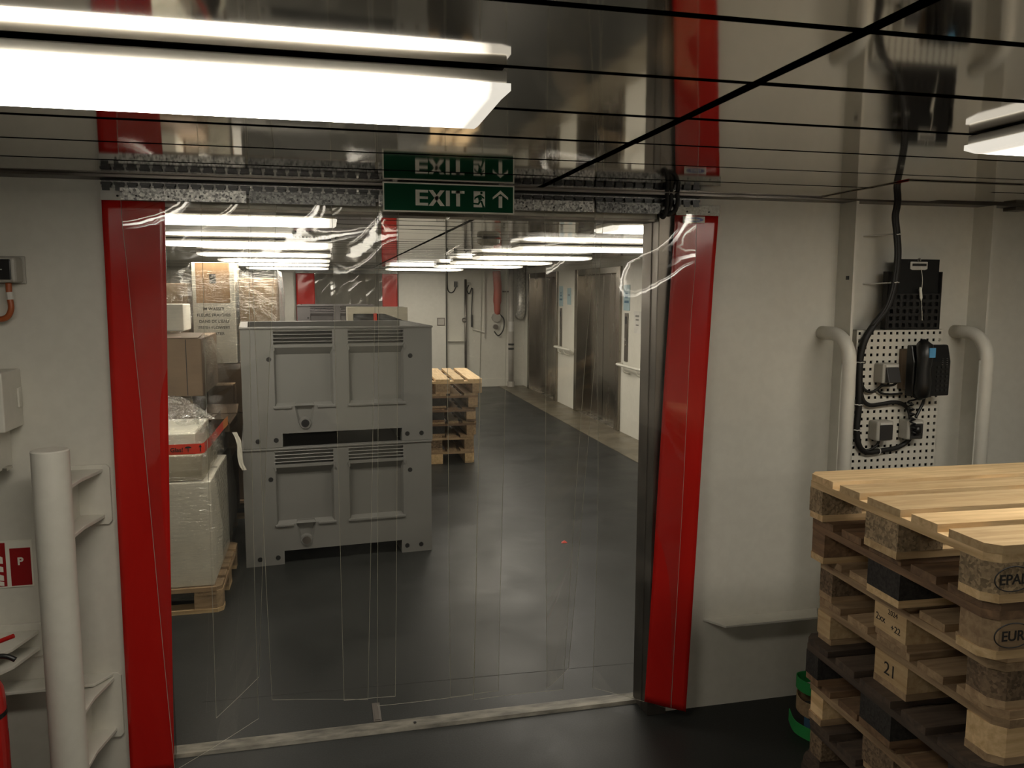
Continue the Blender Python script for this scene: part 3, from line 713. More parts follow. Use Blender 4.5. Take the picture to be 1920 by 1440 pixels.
# ================================================================== PALLET BINS
def bin_mesh_body(mb, W=1.2, D=1.0, H=.76):
    LX = [(.195, .555), (.655, 1.01)]
    louv = [(a, b, .652, .742) for a, b in LX]
    pan = [(a, b, .262, .632) for a, b in LX]
    notch = [(.305, .445, .145, .262)]
    gap = (.235, W-.205, 0, .088)
    holes = louv+pan+notch+[gap]
    xs = sorted({0, W} | {v for h in holes for v in h[:2]}); zs = sorted({0, H} | {v for h in holes for v in h[2:]})
    for i in range(len(xs)-1):
        for j in range(len(zs)-1):
            cx, cz = (xs[i]+xs[i+1])/2, (zs[j]+zs[j+1])/2
            if any(h[0] < cx < h[1] and h[2] < cz < h[3] for h in holes): continue
            mb.add([(xs[i], 0, zs[j]), (xs[i+1], 0, zs[j]), (xs[i+1], 0, zs[j+1]), (xs[i], 0, zs[j+1])], [(0, 1, 2, 3)])
    def recess(x0, x1, z0, z1, d, sl, sb, st, openbottom=None):
        o = [(x0, 0, z0), (x1, 0, z0), (x1, 0, z1), (x0, 0, z1)]
        q = [(x0+sl, d, z0+sb), (x1-sl, d, z0+sb), (x1-sl, d, z1-st), (x0+sl, d, z1-st)]
        fs = [(4, 5, 6, 7), (1, 2, 6, 5), (2, 3, 7, 6), (3, 0, 4, 7), (0, 1, 5, 4)]
        mb.add(o+q, fs)
    for h in louv: recess(*h, .030, .002, .002, .012)
    for k, h in enumerate(pan): recess(*h, .038, .012, .018, .045)
    x0, x1, z0, z1 = notch[0]
    mb.add([(x0, 0, z0), (x1, 0, z0), (x1, 0, z1), (x0, 0, z1), (x0+.038, .024, z0+.03), (x1-.038, .024, z0+.03), (x1-.016, .024, z1+.02), (x0+.016, .024, z1+.02), (x0+.028, 0, z0), (x1-.028, 0, z0), (x0+.008, 0, z1), (x1-.008, 0, z1)],
           [(4, 5, 6, 7), (0, 8, 10, 3), (9, 1, 2, 11), (8, 9, 5, 4), (9, 11, 6, 5), (10, 8, 4, 7)])
    # sides, back, inside, deck
    T = .045
    mb.add([(0, 0, 0), (0, D, 0), (0, D, H), (0, 0, H)], [(0, 1, 2, 3)])
    mb.add([(W, 0, 0), (W, D, 0), (W, D, H), (W, 0, H)], [(3, 2, 1, 0)])
    mb.add([(0, D, 0), (W, D, 0), (W, D, H), (0, D, H)], [(3, 2, 1, 0)])
    mb.add([(0, 0, H), (W, 0, H), (W, D, H), (0, D, H), (T, T, H), (W-T, T, H), (W-T, D-T, H), (T, D-T, H)], [(0, 1, 5, 4), (1, 2, 6, 5), (2, 3, 7, 6), (3, 0, 4, 7)])
    mb.add([(T, T, H), (W-T, T, H), (W-T, D-T, H), (T, D-T, H), (T, T, .15), (W-T, T, .15), (W-T, D-T, .15), (T, D-T, .15)], [(0, 1, 5, 4), (1, 2, 6, 5), (2, 3, 7, 6), (3, 0, 4, 7), (4, 5, 6, 7)])
    g0, g1 = gap[0], gap[1]; gh = gap[3]
    mb.add([(g0, 0, gh), (g1, 0, gh), (g1, D, gh), (g0, D, gh)], [(0, 1, 2, 3)])
    mb.add([(g0, 0, 0), (g0, D, 0), (g0, D, gh), (g0, 0, gh)], [(0, 1, 2, 3)])
    mb.add([(g1, 0, 0), (g1, D, 0), (g1, D, gh), (g1, 0, gh)], [(0, 1, 2, 3)])
    mb.add([(0, 0, 0), (g0, 0, 0), (g0, D, 0), (0, D, 0)], [(0, 1, 2, 3)])
    mb.add([(g1, 0, 0), (W, 0, 0), (W, D, 0), (g1, D, 0)], [(0, 1, 2, 3)])
    return LX
BINME = {}
def pallet_bin(loc, rz, label, mat, plug_open):
    t = thing('pallet_bin', label, 'bin', loc, rz, 'large plastic pallet bins')
    if mat.name not in BINME:
        mb = MB(); bin_mesh_body(mb); BINME[mat.name] = mb.mesh('bin_body', mat, recalc=False)
    link('body', BINME[mat.name], t)
    L = lambda nm, mb, m, bv=0: build(nm, mb, m, t, local=True, bev=bv)
    L('rim', MB().box(-.006, 1.206, -.008, .03, .748, .7605).box(-.006, .03, 0, 1.0, .748, .7605).box(1.17, 1.206, 0, 1.0, .748, .7605).box(-.006, 1.206, .97, 1.008, .748, .7605), mat, .003)
    for (a, b) in [(.195, .555), (.655, 1.01)]:
        for k in range(4):
            z = .660+k*.0225
            L('louvre_slat', MB().prism([(.000, z+.012), (.028, z+.004), (.028, z-.001), (-.004, z+.007)], 'x', a-.004, b+.004), mat)
        sill = MB()
        if a < .5: sill.box(a-.012, .298, -.010, .012, .246, .264).box(.452, b+.012, -.010, .012, .246, .264)
        else: sill.box(a-.012, b+.012, -.010, .012, .246, .264)
        L('sill_ridge', sill, mat, .005)
        for xx in (a-.004, b+.004):
            L('corner_ear', MB().prism([(xx-.008, .640), (xx+.006, .652), (xx+.012, .618), (xx+.004, .604)], 'y', -.008, .006), mat, .002)
    for (x, z) in ((.165, .56), (1.055, .565), (.085, .045), (.195, .047), (1.03, .047), (1.125, .047)):
        L('hole_cap', MB().cyl((x, -.0015, z), (x, .012, z), .0155, 12), BINI)
    c = L('drain_boss', MB().tube([(.375, .012, .150), (.375, -.010, .150)], [.040, .034], 20), mat)
    build('drain_plug', MB().cyl((.375, -.010, .150), (.375, -.013, .150), .025, 16), STEELD if plug_open else BINI, c, local=True)
    return t
rzb = math.atan2(.106, 1.227)
pallet_bin((-.525, 5.161, 0), rzb, 'lower grey plastic pallet bin standing on the corridor floor', BING, True)
pallet_bin((-.515, 5.165, .7625), rzb, 'upper grey plastic pallet bin stacked on another in the doorway', BING, False)
pallet_bin((-.43, 13.0, 0), 0, 'lower mauve grey bin far behind in front of the end wall', BINP, False)
pallet_bin((-.43, 13.0, .7625), 0, 'mauve grey pallet bin far behind by the far red strips', BINP, False)

# ================================================================== CARTONS AND WRAPPED LOADS
def carton(x0, x1, y0, y1, z0, z1, mat, label, seam=True, tape=False, rz=0, flaps=False, cat='carton', group=None):
    cx, cy = (x0+x1)/2, (y0+y1)/2; a, b, h = (x1-x0)/2, (y1-y0)/2, z1-z0
    t = thing('carton', label, cat, (cx, cy, z0), rz, group)
    build('body', MB().box(-a, a, -b, b, 0, h), mat, t, local=True, bev=.006)
    if seam: build('flap_joint', MB().box(-a+.01, a-.01, -.004, .004, h-.001, h+.0015), INK, t, local=True)
    if tape: build('packing_tape', MB().box(-a, a, -.03, .03, h, h+.001).box(a-.001, a+.001, -.03, .03, h-.12, h).box(-a-.001, -a+.001, -.03, .03, h-.12, h), plain('brown_tape', (.30, .19, .09), .3), t, local=True)
    if flaps:
        for s in (-1, 1):
            build('flap', MB().add([(-a, s*b, h), (a, s*b, h), (a, s*(b+.11), h+.05), (-a, s*(b+.11), h+.05), (-a, s*b, h+.004), (a, s*b, h+.004), (a, s*(b+.11), h+.054), (-a, s*(b+.11), h+.054)],
                  [(0, 3, 2, 1), (4, 5, 6, 7), (0, 1, 5, 4), (1, 2, 6, 5), (2, 3, 7, 6), (3, 0, 4, 7)]), mat, t, local=True)
    return t
def film(name, label, fn, nu, nv, mat, seed, amp, cat='plastic wrap'):
    R = random.Random(seed)
    ph = [(R.uniform(5, 30), R.uniform(5, 30), R.uniform(0, 6.3)) for _ in range(7)]
    def g(u, v):
        x, y, z = fn(u, v)
        d = sum(math.sin(a*u+b*v+c) for a, b, c in ph)/7*amp
        e = sum(math.cos(b*u-a*v+c) for a, b, c in ph)/7*amp
        return (x+d, y+e, z+d*.5)
    mb = MB().grid(g, nu, nv)
    o = build(name, mb, mat, None, smooth=True, recalc=False)
    return tag(o, label, cat)
def wrapfn(x0, x1, y0, y1, z0, z1, bulge=.0, top=1.0):
    """open loop round front, right side and left side of a load"""
    per = [(x0, y1), (x0, y0), (x1, y0), (x1, y1)]
    seg = [math.dist(per[i], per[i+1]) for i in range(3)]; L = sum(seg)
    def fn(u, v):
        d = u*L
        for i in range(3):
            if d <= seg[i] or i == 2:
                f = min(1, d/seg[i]); x = per[i][0]+(per[i+1][0]-per[i][0])*f; y = per[i][1]+(per[i+1][1]-per[i][1])*f; break
            d -= seg[i]
        bl = bulge*math.sin(math.pi*v)
        nx = (-1, 0, 1)[i]; ny = (0, -1, 0)[i]
        return (x+nx*bl, y+ny*bl*.3, z0+(z1-z0)*v)
    return fn
# front load
pallet((-1.185, 4.86, 0), 0, W_MID, W_MID, W_MID['x'], W_LIGHT, 'wooden pallet under the film wrapped white cartons', None)
carton(-1.18, -.625, 4.48, 5.22, .146, .725, CARDW, 'large white carton wrapped in film on the front pallet')
carton(-1.75, -1.20, 4.48, 5.22, .146, .725, CARDW, 'large white carton behind the left red strip on the front pallet')
carton(-1.20, -.665, 4.50, 5.10, .729, .870, CARDG, 'flat greyish carton on the white carton under the red tape')
carton(-1.22, -.70, 4.52, 5.05, .873, .985, CARDW, 'thin pale carton above the red Glas tape', seam=False)
film('stretch_film', 'clear stretch film around the white cartons on front pallet', wrapfn(-1.77, -.605, 4.462, 5.24, .08, .76, .03), 90, 40, FILM, 3, .010)
film('stretch_film', 'crumpled clear film around the red taped upper cartons', wrapfn(-1.25, -.640, 4.475, 5.12, .735, 1.02, .02), 70, 24, FILM, 4, .008)
film('film_sheet', 'loose clear film sheet sloping over the front load beside the red strip', lambda u, v: (-1.15+.50*u, 4.48+.55*v, 1.02+.20*(1-u)*(1-.2*v)+.03*math.sin(7*u+4*v)), 40, 30, FILMW, 5, .035)
film('film_tail', 'whitish torn film tuft sticking up from the front load', lambda u, v: (-.668+.045*(u-.5)*(1-.4*v)+.012*math.sin(9*v), 4.47+.02*math.sin(5*u), 1.0+.12*v), 8, 16, FILMW, 6, .010)
film('film_tail', 'whitish film strip folded down over the red tape', lambda u, v: (-.640+.04*u+.045*v, 4.458+.05*v-.01*math.sin(6*u), 1.05-.16*v), 8, 16, FILMW, 16, .008)
tp = thing('warning_tape', 'red Glas warning tape around the front film wrapped load', 'tape', (-.8, 4.46, .89))
pts = [(-1.25, 4.452), (-.66, 4.452), (-.645, 4.463), (-.625, 4.60), (-.60, 4.90), (-.59, 5.05)]
dz = [0, 0, .004, .02, .05, .055]
def tapemesh(i0, i1, off=0):
    mb = MB()
    for i in range(i0, i1):
        (xa, ya), (xb, yb) = pts[i], pts[i+1]
        mb.add([(xa, ya-off, .886+dz[i]), (xb, yb-off, .886+dz[i+1]), (xb, yb-off, .940+dz[i+1]), (xa, ya-off, .940+dz[i]), (xa, ya+.001, .886+dz[i]), (xb, yb+.001, .886+dz[i+1]), (xb, yb+.001, .940+dz[i+1]), (xa, ya+.001, .940+dz[i])],
               [(0, 1, 2, 3), (7, 6, 5, 4), (0, 4, 5, 1), (3, 2, 6, 7)])
    return mb
build('tape_band', tapemesh(0, 4), TAPE, tp)
build('orange_label', tapemesh(4, 5), TAPEO, tp)
text('lettering', 'Glas!', .032, INK, tp, (-.815, 4.4505, .900), ext=.0003, bold=.0006)
build('umbrella_symbol', MB().prism([(-.725+.017*math.cos(k*math.pi/8), .918+.010*math.sin(k*math.pi/8)) for k in range(9)], 'y', 4.4500, 4.4512).box(-.7265, -.7235, 4.4500, 4.4512, .898, .92), INK, tp)
build('arrow_symbol', MB().prism([(-.672, .922), (-.664, .936), (-.656, .922)], 'y', 4.4500, 4.4512).box(-.666, -.662, 4.4500, 4.4512, .898, .924), INK, tp)
# middle load
pallet((-1.28, 5.78, 0), 0, W_MID, W_MID, W_MID['x'], W_MID, 'wooden pallet under the middle brown cartons', None)
carton(-1.70, -.655, 5.40, 6.15, .146, .60, CARD2, 'lowest brown carton of the middle load beside the bins', seam=False)
carton(-1.70, -.72, 5.42, 6.15, .604, .83, CARD, 'brown carton under the open flaps in the middle load', seam=False)
t = carton(-.84, -.625, 5.42, 5.9, .832, .885, CARD, 'small open brown carton with raised flaps beside the bins', flaps=True, seam=False)
carton(-1.70, -.845, 5.44, 6.15, .834, 1.072, CARD2, 'broad brown carton supporting the big box in the middle load', seam=False)
carton(-.84, -.66, 6.03, 6.22, .832, 1.072, CARD2, 'brown carton squeezed behind the open carton near the bins', tape=True)
t = carton(-1.35, -.775, 5.40, 6.15, 1.075, 1.445, CARD, 'big brown carton with a dark vertical seam above the red tape', seam=True)
build('vertical_joint', MB().box(-1.0+.13, -.995+.13, 5.3985, 5.401, 1.08, 1.44), INK, t)
build('top_flap', MB().add([(-1.34, 5.40, 1.447), (-.79, 5.40, 1.447), (-.80, 5.72, 1.462), (-1.34, 5.72, 1.47), (-1.34, 5.40, 1.450), (-.79, 5.40, 1.451), (-.80, 5.72, 1.466), (-1.34, 5.72, 1.474)], [(0, 3, 2, 1), (4, 5, 6, 7), (0, 1, 5, 4), (1, 2, 6, 5), (2, 3, 7, 6), (3, 0, 4, 7)]), CARD, t)
build('pink_label', MB().box(-1.2, -.9, 5.43, 5.52, 1.452, 1.4535), plain('pink_label', (.5, .30, .25), .6), t)
carton(-1.20, -.93, 5.74, 6.05, 1.476, 1.655, CARDW, 'small white carton on the big brown carton near the red strip', seam=False)
film('stretch_film', 'glossy film stretched diagonally from the big brown carton to the bins', lambda u, v: (-.772+.115*v*(.3+.7*u), 5.40+.55*u, 1.43-.36*v), 30, 40, FILM, 7, .012)
film('stretch_film', 'film wrapped round the lower brown cartons beside the bins', wrapfn(-1.72, -.645, 5.385, 6.16, .62, 1.08, .012), 80, 30, FILM, 8, .008)
# back load
pallet((-.98, 6.72, 0), 0, W_MID, W_MID, W_MID['x'], W_MID, 'wooden pallet under the flower box and rear cartons', None)
carton(-1.55, -.97, 6.35, 7.1, .146, 1.20, CARD2, 'tall brown carton stack base at the rear left', seam=False)
carton(-.96, -.38, 6.35, 7.1, .146, .82, CARD2, 'rear brown carton hidden low behind the bins', seam=False)
carton(-.96, -.38, 6.35, 7.1, .824, 1.20, CARD, 'rear brown carton under the flower box beside the bins', seam=False)
fb = carton(-.955, -.655, 6.32, 6.68, 1.204, 1.955, CARDW, 'white flower box printed FRESH FLOWERS with a brown panel', seam=False)
build('brown_panel', MB().box(-.927, -.690, 6.3175, 6.3205, 1.655, 1.952), CARDP, fb)
build('grip_hole', MB().box(-.83, -.785, 6.3155, 6.319, 1.80, 1.87), BLACKM, fb)
for k, (s, zz) in enumerate((('IM WASSER', 1.602), ('FLEURS FRAICHES', 1.556), ('DANS DE L\'EAU', 1.510), ('FRESH FLOWERS', 1.464), ('IN WATER', 1.418))):
    text('lettering', s, .030, INK, fb, (-.808, 6.3130, zz), align='CENTER', ext=.0004, bold=.0005)
carton(-.630, -.365, 6.36, 6.85, 1.505, 1.842, CARDL, 'brown film wrapped carton right of the flower box', tape=True)
carton(-.640, -.365, 6.36, 6.90, 1.204, 1.500, CARDL, 'brown carton below the wrapped one beside the flower box', seam=False)
carton(-1.50, -.99, 6.36, 6.9, 1.204, 1.80, CARDL, 'grey brown carton left of the flower box', seam=False)
film('stretch_film', 'shiny film draped over the flower box down onto the brown carton', lambda u, v: (-.665+.30*u*u, 6.30+.03*u, 1.975-.16*u-.42*v*(.35+.65*u)), 40, 40, FILM, 9, .022)
film('stretch_film', 'film wrapped round the rear cartons and flower box', wrapfn(-1.58, -.350, 6.300, 7.12, 1.16, 1.90, .015), 100, 50, FILM, 10, .012)
film('film_sheet', 'crumpled film hanging left of the flower box near the red strip', lambda u, v: (-1.20+.25*u, 6.28-.15*v*(1-u), 1.95-.45*v-.18*(1-u)), 30, 30, FILM, 12, .03)
# hanging tape
film('paper_tail', 'torn white paper strip hanging between the front load and bins', lambda u, v: (-.575+.028*u+.055*v+.01*math.sin(6*v), 5.10-.02*v, .885-.235*v), 6, 24, CARDW, 13, .004, 'paper strip')
# pale carton with black bag
pc = thing('open_carton', 'pale tall carton with black bag and red strap behind the bins', 'carton', (.43, 7.3, 0))
build('body', MB().box(.185, .70, 7.04, 7.5, 0, 1.44).box(.185, .70, 7.06, 7.5, 1.44, 1.605), CARDG, pc, bev=.006)
build('top_band', MB().box(.185, .70, 7.035, 7.06, 1.552, 1.607), CARDG, pc)
build('side_band', MB().box(.185, .232, 7.035, 7.06, 1.44, 1.552), CARDG, pc)
build('side_band', MB().prism([(.672, 1.44), (.70, 1.44), (.70, 1.552), (.50, 1.552), (.56, 1.53), (.672, 1.49)], 'y', 7.035, 7.06), CARDG, pc)
bag = MB().grid(lambda u, v: (.235+.44*u, 7.045-.015*math.sin(3.14*u)*math.sin(3.14*v)+.006*math.sin(19*u+7*v)*math.cos(13*v+3*u), 1.44+.112*v), 30, 10)
build('black_bag', bag, BLACK, pc, smooth=True, recalc=False)
build('red_strap', MB().box(.405, .432, 7.022, 7.030, 1.44, 1.556), TAPE, pc)
# ================================================================== LEFT BULKHEAD FITTINGS
t = thing('control_box', 'pale grey wall box with black display and orange conduit below', 'control box', (-1.04, 2.9, 1.77))
build('housing', MB().box(-1.13, -.962, 2.878, 2.948, 1.772, 1.855), GREYP, t, bev=.010, seg=3)
build('back_flange', MB().box(-1.135, -.955, 2.940, 2.949, 1.768, 1.859), GREYP, t, bev=.003)
d = build('display', MB().box(-1.122, -.976, 2.872, 2.879, 1.782, 1.846), BLACK, t, bev=.002)
build('status_bar', MB().box(-1.06, -1.0, 2.8705, 2.8722, 1.812, 1.815), PLATEW, d)
t = thing('conduit', 'orange flexible conduit loop hanging under the control box', 'conduit', (-1.0, 2.9, 1.65))
build('hose', MB().tube(smooth_path([(-.995, 2.905, 1.772), (-.995, 2.905, 1.73), (-.992, 2.905, 1.69), (-1.005, 2.905, 1.662), (-1.03, 2.905, 1.655), (-1.052, 2.905, 1.672), (-1.06, 2.92, 1.71), (-1.06, 2.94, 1.74)], 5), .0095, 10), ORANGE, t, smooth=True)
build('label_sleeve', MB().tube([(-.9945, 2.905, 1.742), (-.993, 2.905, 1.718)], .0105, 10), PLATEW, t)
t = thing('wall_cabinet', 'white painted steel box on the wall beside the post top', 'cabinet', (-1.1, 2.86, 1.3))
build('body', MB().box(-1.25, -.992, 2.785, 2.949, 1.300, 1.490), PAINT, t, bev=.004)
build('side_latch', MB().box(-.992, -.985, 2.90, 2.93, 1.365, 1.43), PAINT, t, bev=.002)
build('lower_bracket', MB().box(-1.25, -1.035, 2.80, 2.949, 1.165, 1.302), PAINT, t, bev=.003)
build('clip', MB().box(-1.035, -1.022, 2.86, 2.91, 1.163, 1.172), STEELB, t)
t = thing('safety_sign', 'white fire sign with red squares, flame marks and letter P', 'sign', (-1.09, 2.945, .745))
pl = build('plate', MB().box(-1.21, -.993, 2.9455, 2.949, .742, .905), SIGNW, t)
build('red_square', MB().box(-1.062, -.9985, 2.9445, 2.946, .747, .878), SIGNR, t)
text('lettering', 'P', .036, SIGNW, t, (-1.040, 2.944, .820), ext=.0004, bold=.0012)
sq = build('red_square', MB().box(-1.205, -1.075, 2.9445, 2.946, .747, .899), SIGNR, t)
mb = MB()
for (z, h) in ((.835, .028), (.806, .018), (.775, .020), (.757, .012)):
    mb.prism([(-1.135, z), (-1.084, z-.008), (-1.084, z+h*.5), (-1.11, z+h)], 'y', 2.9435, 2.9446)
build('flame_mark', mb, SIGNW, sq)
mb = MB().box(-1.185, -1.15, 2.9435, 2.9446, .76, .86).box(-1.176, -1.158, 2.9435, 2.9446, .86, .88)
build('extinguisher_mark', mb, SIGNW, sq)
# protective post
t = thing('guard_post', 'thick white vertical steel post left of the red strip', 'post', (-.842, 2.70, 0))
build('pipe', MB().tube([(-.842, 2.70, 0), (-.842, 2.70, 1.254)], .054, 40, caps=False), PAINT, t, smooth=True)
build('end_cap', MB().lathe([(.0538, 1.250), (.0538, 1.2545), (.050, 1.258)], -.842, 2.70, 40), PAINT, t)
for (z0, z1) in ((.945, 1.155), (.165, .405)):
    w_ = build('wall_plate', MB().prism([(-.905, z0), (-.745, z0), (-.735, z0+.012), (-.735, z1-.012), (-.745, z1), (-.905, z1)], 'y', 2.938, 2.9495), PAINT, t, bev=.002)
    for zz in (z0+.03, z1-.02):
        build('gusset', MB().prism([(-.920, 2.94), (-.757, 2.94), (-.760, 2.92), (-.785, 2.80), (-.790, 2.70), (-.890, 2.70)], 'z', zz-.006, zz+.006), PAINT, w_, bev=.0015)
    build('web', MB().box(-.848, -.836, 2.75, 2.94, z0+.03, z1-.02), PAINT, w_)
def ledge(x0, x1, z, d, label, inL=.06, inR=.06):
    t = thing('wall_ledge', label, 'ledge', ((x0+x1)/2, 2.94, z))
    build('plate', MB().prism([(x0, 2.949), (x1, 2.949), (x1-inR*.2, 2.94), (x1-inR, 2.949-d), (x0+inL, 2.949-d), (x0+inL*.2, 2.94)], 'z', z-.006, z+.004), PAINT, t, bev=.0015)
    build('weld_bead', MB().tube([(x0+.01, 2.948, z-.006), (x1-.01, 2.948, z-.006)], .004, 6), PAINT, t)
ledge(-1.5, -.745, .402, .085, 'low white ledge on bulkhead behind the guard post')
ledge(1.51, 2.055, .385, .085, 'low white ledge on bulkhead between red strip and pallets')
t = thing('wall_bracket', 'white steel bracket on the wall above the fire extinguisher', 'bracket', (-1.05, 2.93, .5))
build('wall_plate', MB().prism([(-1.18, .49), (-.985, .49), (-.972, .503), (-.972, .60), (-.985, .612), (-1.18, .612)], 'y', 2.938, 2.9495), PAINT, t, bev=.002)
build('gusset', MB().prism([(-1.18, 2.94), (-.985, 2.94), (-1.02, 2.80), (-1.06, 2.74), (-1.18, 2.74)], 'z', .575, .587), PAINT, t, bev=.0015)
build('gusset', MB().prism([(-1.18, 2.94), (-.985, 2.94), (-1.02, 2.80), (-1.06, 2.74), (-1.18, 2.74)], 'z', .515, .527), PAINT, t, bev=.0015)
# extinguisher
t = thing('fire_extinguisher', 'red fire extinguisher at the left edge below the fire sign', 'fire extinguisher', (-1.045, 2.60, 0))
build('cylinder', MB().lathe([(.060, 0), (.066, .012), (.066, .50), (.062, .545), (.045, .582), (.022, .600), (.020, .615)], -1.045, 2.60, 28), REDP, t, smooth=True)
build('black_band', MB().lathe([(.0675, .46), (.0675, .475)], -1.045, 2.60, 28), BLACK, t)
build('valve', MB().cyl((-1.045, 2.60, .612), (-1.045, 2.60, .66), .018, 14), STEELD, t)
build('carry_handle', MB().tube(smooth_path([(-1.05, 2.60, .64), (-1.0, 2.60, .648), (-.965, 2.60, .645), (-.942, 2.60, .632)], 4), .008, 8), BLACK, t, smooth=True)
build('squeeze_lever', MB().tube([(-1.06, 2.60, .668), (-.942, 2.60, .708)], .007, 8), REDP, t)
build('hose', MB().tube(smooth_path([(-1.06, 2.60, .64), (-1.12, 2.58, .60), (-1.125, 2.57, .35), (-1.118, 2.57, .15)], 5), .009, 8), BLACK, t, smooth=True)
build('print_panel', MB().tube([(-1.045, 2.60, .22), (-1.045, 2.60, .40)], .0668, 28, caps=False), REDP, t)

# ================================================================== RIGHT BULKHEAD FITTINGS
for X, lab in ((2.006, 'white bent pipe guard rail between red strip and telephone board'), (2.652, 'white bent pipe guard rail right of the telephone board')):
    t = thing('guard_rail', lab, 'guard rail', (X, 2.76, 0), 0, 'pipe guard rails')
    pts = [(X, 2.948, 1.583), (X, 2.87, 1.583)]
    for k in range(1, 8):
        a = k*math.pi/14
        pts.append((X, 2.87-.11*math.sin(a), 1.583-.11*(1-math.cos(a))))
    pts += [(X, 2.76, 1.473), (X, 2.76, 0)]
    build('pipe', MB().tube(pts, .0275, 20), PAINT, t, smooth=True)
    build('foot_flange', MB().cyl((X, 2.76, 0), (X, 2.76, .01), .05, 20), PAINT, t)
# pegboard
PX0, PZ1, NC, NR, PIT = 2.113, 1.597, 14, 23, .0296
t = thing('pegboard', 'white perforated steel board holding the telephone and sockets', 'pegboard', (2.32, 2.87, .91))
pz0 = PZ1-NR*PIT; px1 = PX0+NC*PIT
mb = MB(); hs = .0058
for i in range(NC):
    for j in range(NR):
        x, z = PX0+i*PIT, pz0+j*PIT; cx, cz = x+PIT/2, z+PIT/2
        o = [(x, z), (x+PIT, z), (x+PIT, z+PIT), (x, z+PIT)]; q = [(cx-hs, cz-hs), (cx+hs, cz-hs), (cx+hs, cz+hs), (cx-hs, cz+hs)]
        for k in range(4):
            a, b, c, d = o[k], o[(k+1) % 4], q[(k+1) % 4], q[k]
            mb.add([(p[0], 2.868, p[1]) for p in (a, b, c, d)], [(0, 1, 2, 3)])
            mb.add([(d[0], 2.868, d[1]), (c[0], 2.868, c[1]), (c[0], 2.8705, c[1]), (d[0], 2.8705, d[1])], [(0, 1, 2, 3)])
for (a, b) in ((PX0, PX0+.0015), (px1-.0015, px1)): mb.box(a, b, 2.868, 2.895, pz0, PZ1)
mb.box(PX0, px1, 2.868, 2.895, PZ1-.0015, PZ1)
build('perforated_sheet', mb, plain('pegboard_white', (.66, .63, .55), .4, var=.03), t, recalc=False)
build('backing', MB().box(PX0+.002, px1-.002, 2.885, 2.89, pz0, PZ1-.002), BLACKM, t)
for xx in (PX0+.015, px1-.015):
    build('standoff', MB().box(xx-.012, xx+.012, 2.89, 2.9495, pz0, PZ1-.05), STEELD, t)
    for zz in (PZ1-.044, pz0+.04): build('screw', MB().cyl((xx, 2.868, zz), (xx, 2.8645, zz), .006, 12), STEELB, t)
# document holder and clipboard
t = thing('document_holder', 'black perforated document pocket standing above the pegboard', 'holder', (2.37, 2.87, 1.6))
build('back_plate', MB().box(2.242, 2.502, 2.888, 2.893, 1.598, 1.835), BLACKM, t)
mb = MB(); n1, n2 = 8, 5; p1, p2 = .245/8, .145/5
for i in range(n1):
    for j in range(n2):
        x, z = 2.250+i*p1, 1.600+j*p2; cx, cz = x+p1/2, z+p2/2; h = .008
        o = [(x, z), (x+p1, z), (x+p1, z+p2), (x, z+p2)]; q = [(cx-h, cz-h), (cx+h, cz-h), (cx+h, cz+h), (cx-h, cz+h)]
        for k in range(4):
            mb.add([(p[0], 2.862, p[1]) for p in (o[k], o[(k+1) % 4], q[(k+1) % 4], q[k])], [(0, 1, 2, 3)])
build('pocket_front', mb, BLACKM, t, recalc=False)
build('side_wall', MB().box(2.242, 2.247, 2.862, 2.890, 1.598, 1.835), BLACKM, t)
build('side_wall', MB().box(2.497, 2.502, 2.862, 2.890, 1.598, 1.835), BLACKM, t)
build('floor_plate', MB().box(2.242, 2.502, 2.862, 2.890, 1.598, 1.601), BLACKM, t)
t = thing('clipboard', 'black clipboard with silver clip in the document pocket', 'clipboard', (2.395, 2.876, 1.602))
build('board', MB().box(2.290, 2.494, 2.874, 2.878, 1.602, 1.886), BLACK, t, bev=.001)
c = build('clip', MB().prism([(2.350, 1.846), (2.362, 1.842), (2.420, 1.842), (2.432, 1.846), (2.432, 1.876), (2.350, 1.876)], 'y', 2.868, 2.8735), PLATEW, t, bev=.002)
build('clip_spring', MB().box(2.358, 2.424, 2.8655, 2.8685, 1.858, 1.868), BLACKM, c)
build('hook_ring', MB().tube([(2.391+.007*math.cos(a*math.pi/6), 2.87, 1.883+.007*math.sin(a*math.pi/6)) for a in range(13)], .002, 6), STEELB, c)
t = thing('hanging_pen', 'pale pen on a string in front of the clipboard', 'pen', (2.40, 2.855, 1.7))
build('string', MB().tube(smooth_path([(2.398, 2.866, 1.858), (2.402, 2.858, 1.80), (2.400, 2.857, 1.74), (2.405, 2.857, 1.70), (2.412, 2.857, 1.635)], 4), .0012, 6), SIGNW, t)
build('barrel', MB().tube([(2.391, 2.855, 1.772), (2.392, 2.855, 1.762), (2.398, 2.855, 1.728), (2.400, 2.855, 1.715)], [.003, .006, .006, .002], 8), SIGNW, t, smooth=True)
# telephone
t = thing('telephone', 'black wall telephone with blue sticker on its handset', 'telephone', (2.40, 2.83, 1.33))
build('backing_board', MB().box(2.318, 2.47, 2.815, 2.867, 1.352, 1.518), WOODBK, t, bev=.002)
b = build('body', MB().prism([(2.816, 1.329), (2.816, 1.537), (2.790, 1.537), (2.772, 1.470), (2.772, 1.329)], 'x', 2.312, 2.490), BLACK, t, bev=.005)
build('display', MB().prism([(2.7875, 1.500), (2.7862, 1.500), (2.7905, 1.519), (2.7918, 1.519)], 'x', 2.430, 2.484), plain('lcd', (.09, .10, .08), .25), b)
mb = MB()
for r_ in range(6):
    for c_ in range(3):
        x, z = 2.430+c_*.021, 1.352+r_*.019
        mb.box(x-.006, x+.006, 2.769, 2.773, z-.0045, z+.0045)
ks = build('keys', mb, plain('key_black', (.02, .02, .02), .35), b); ks['kind'] = 'stuff'
mb = MB()
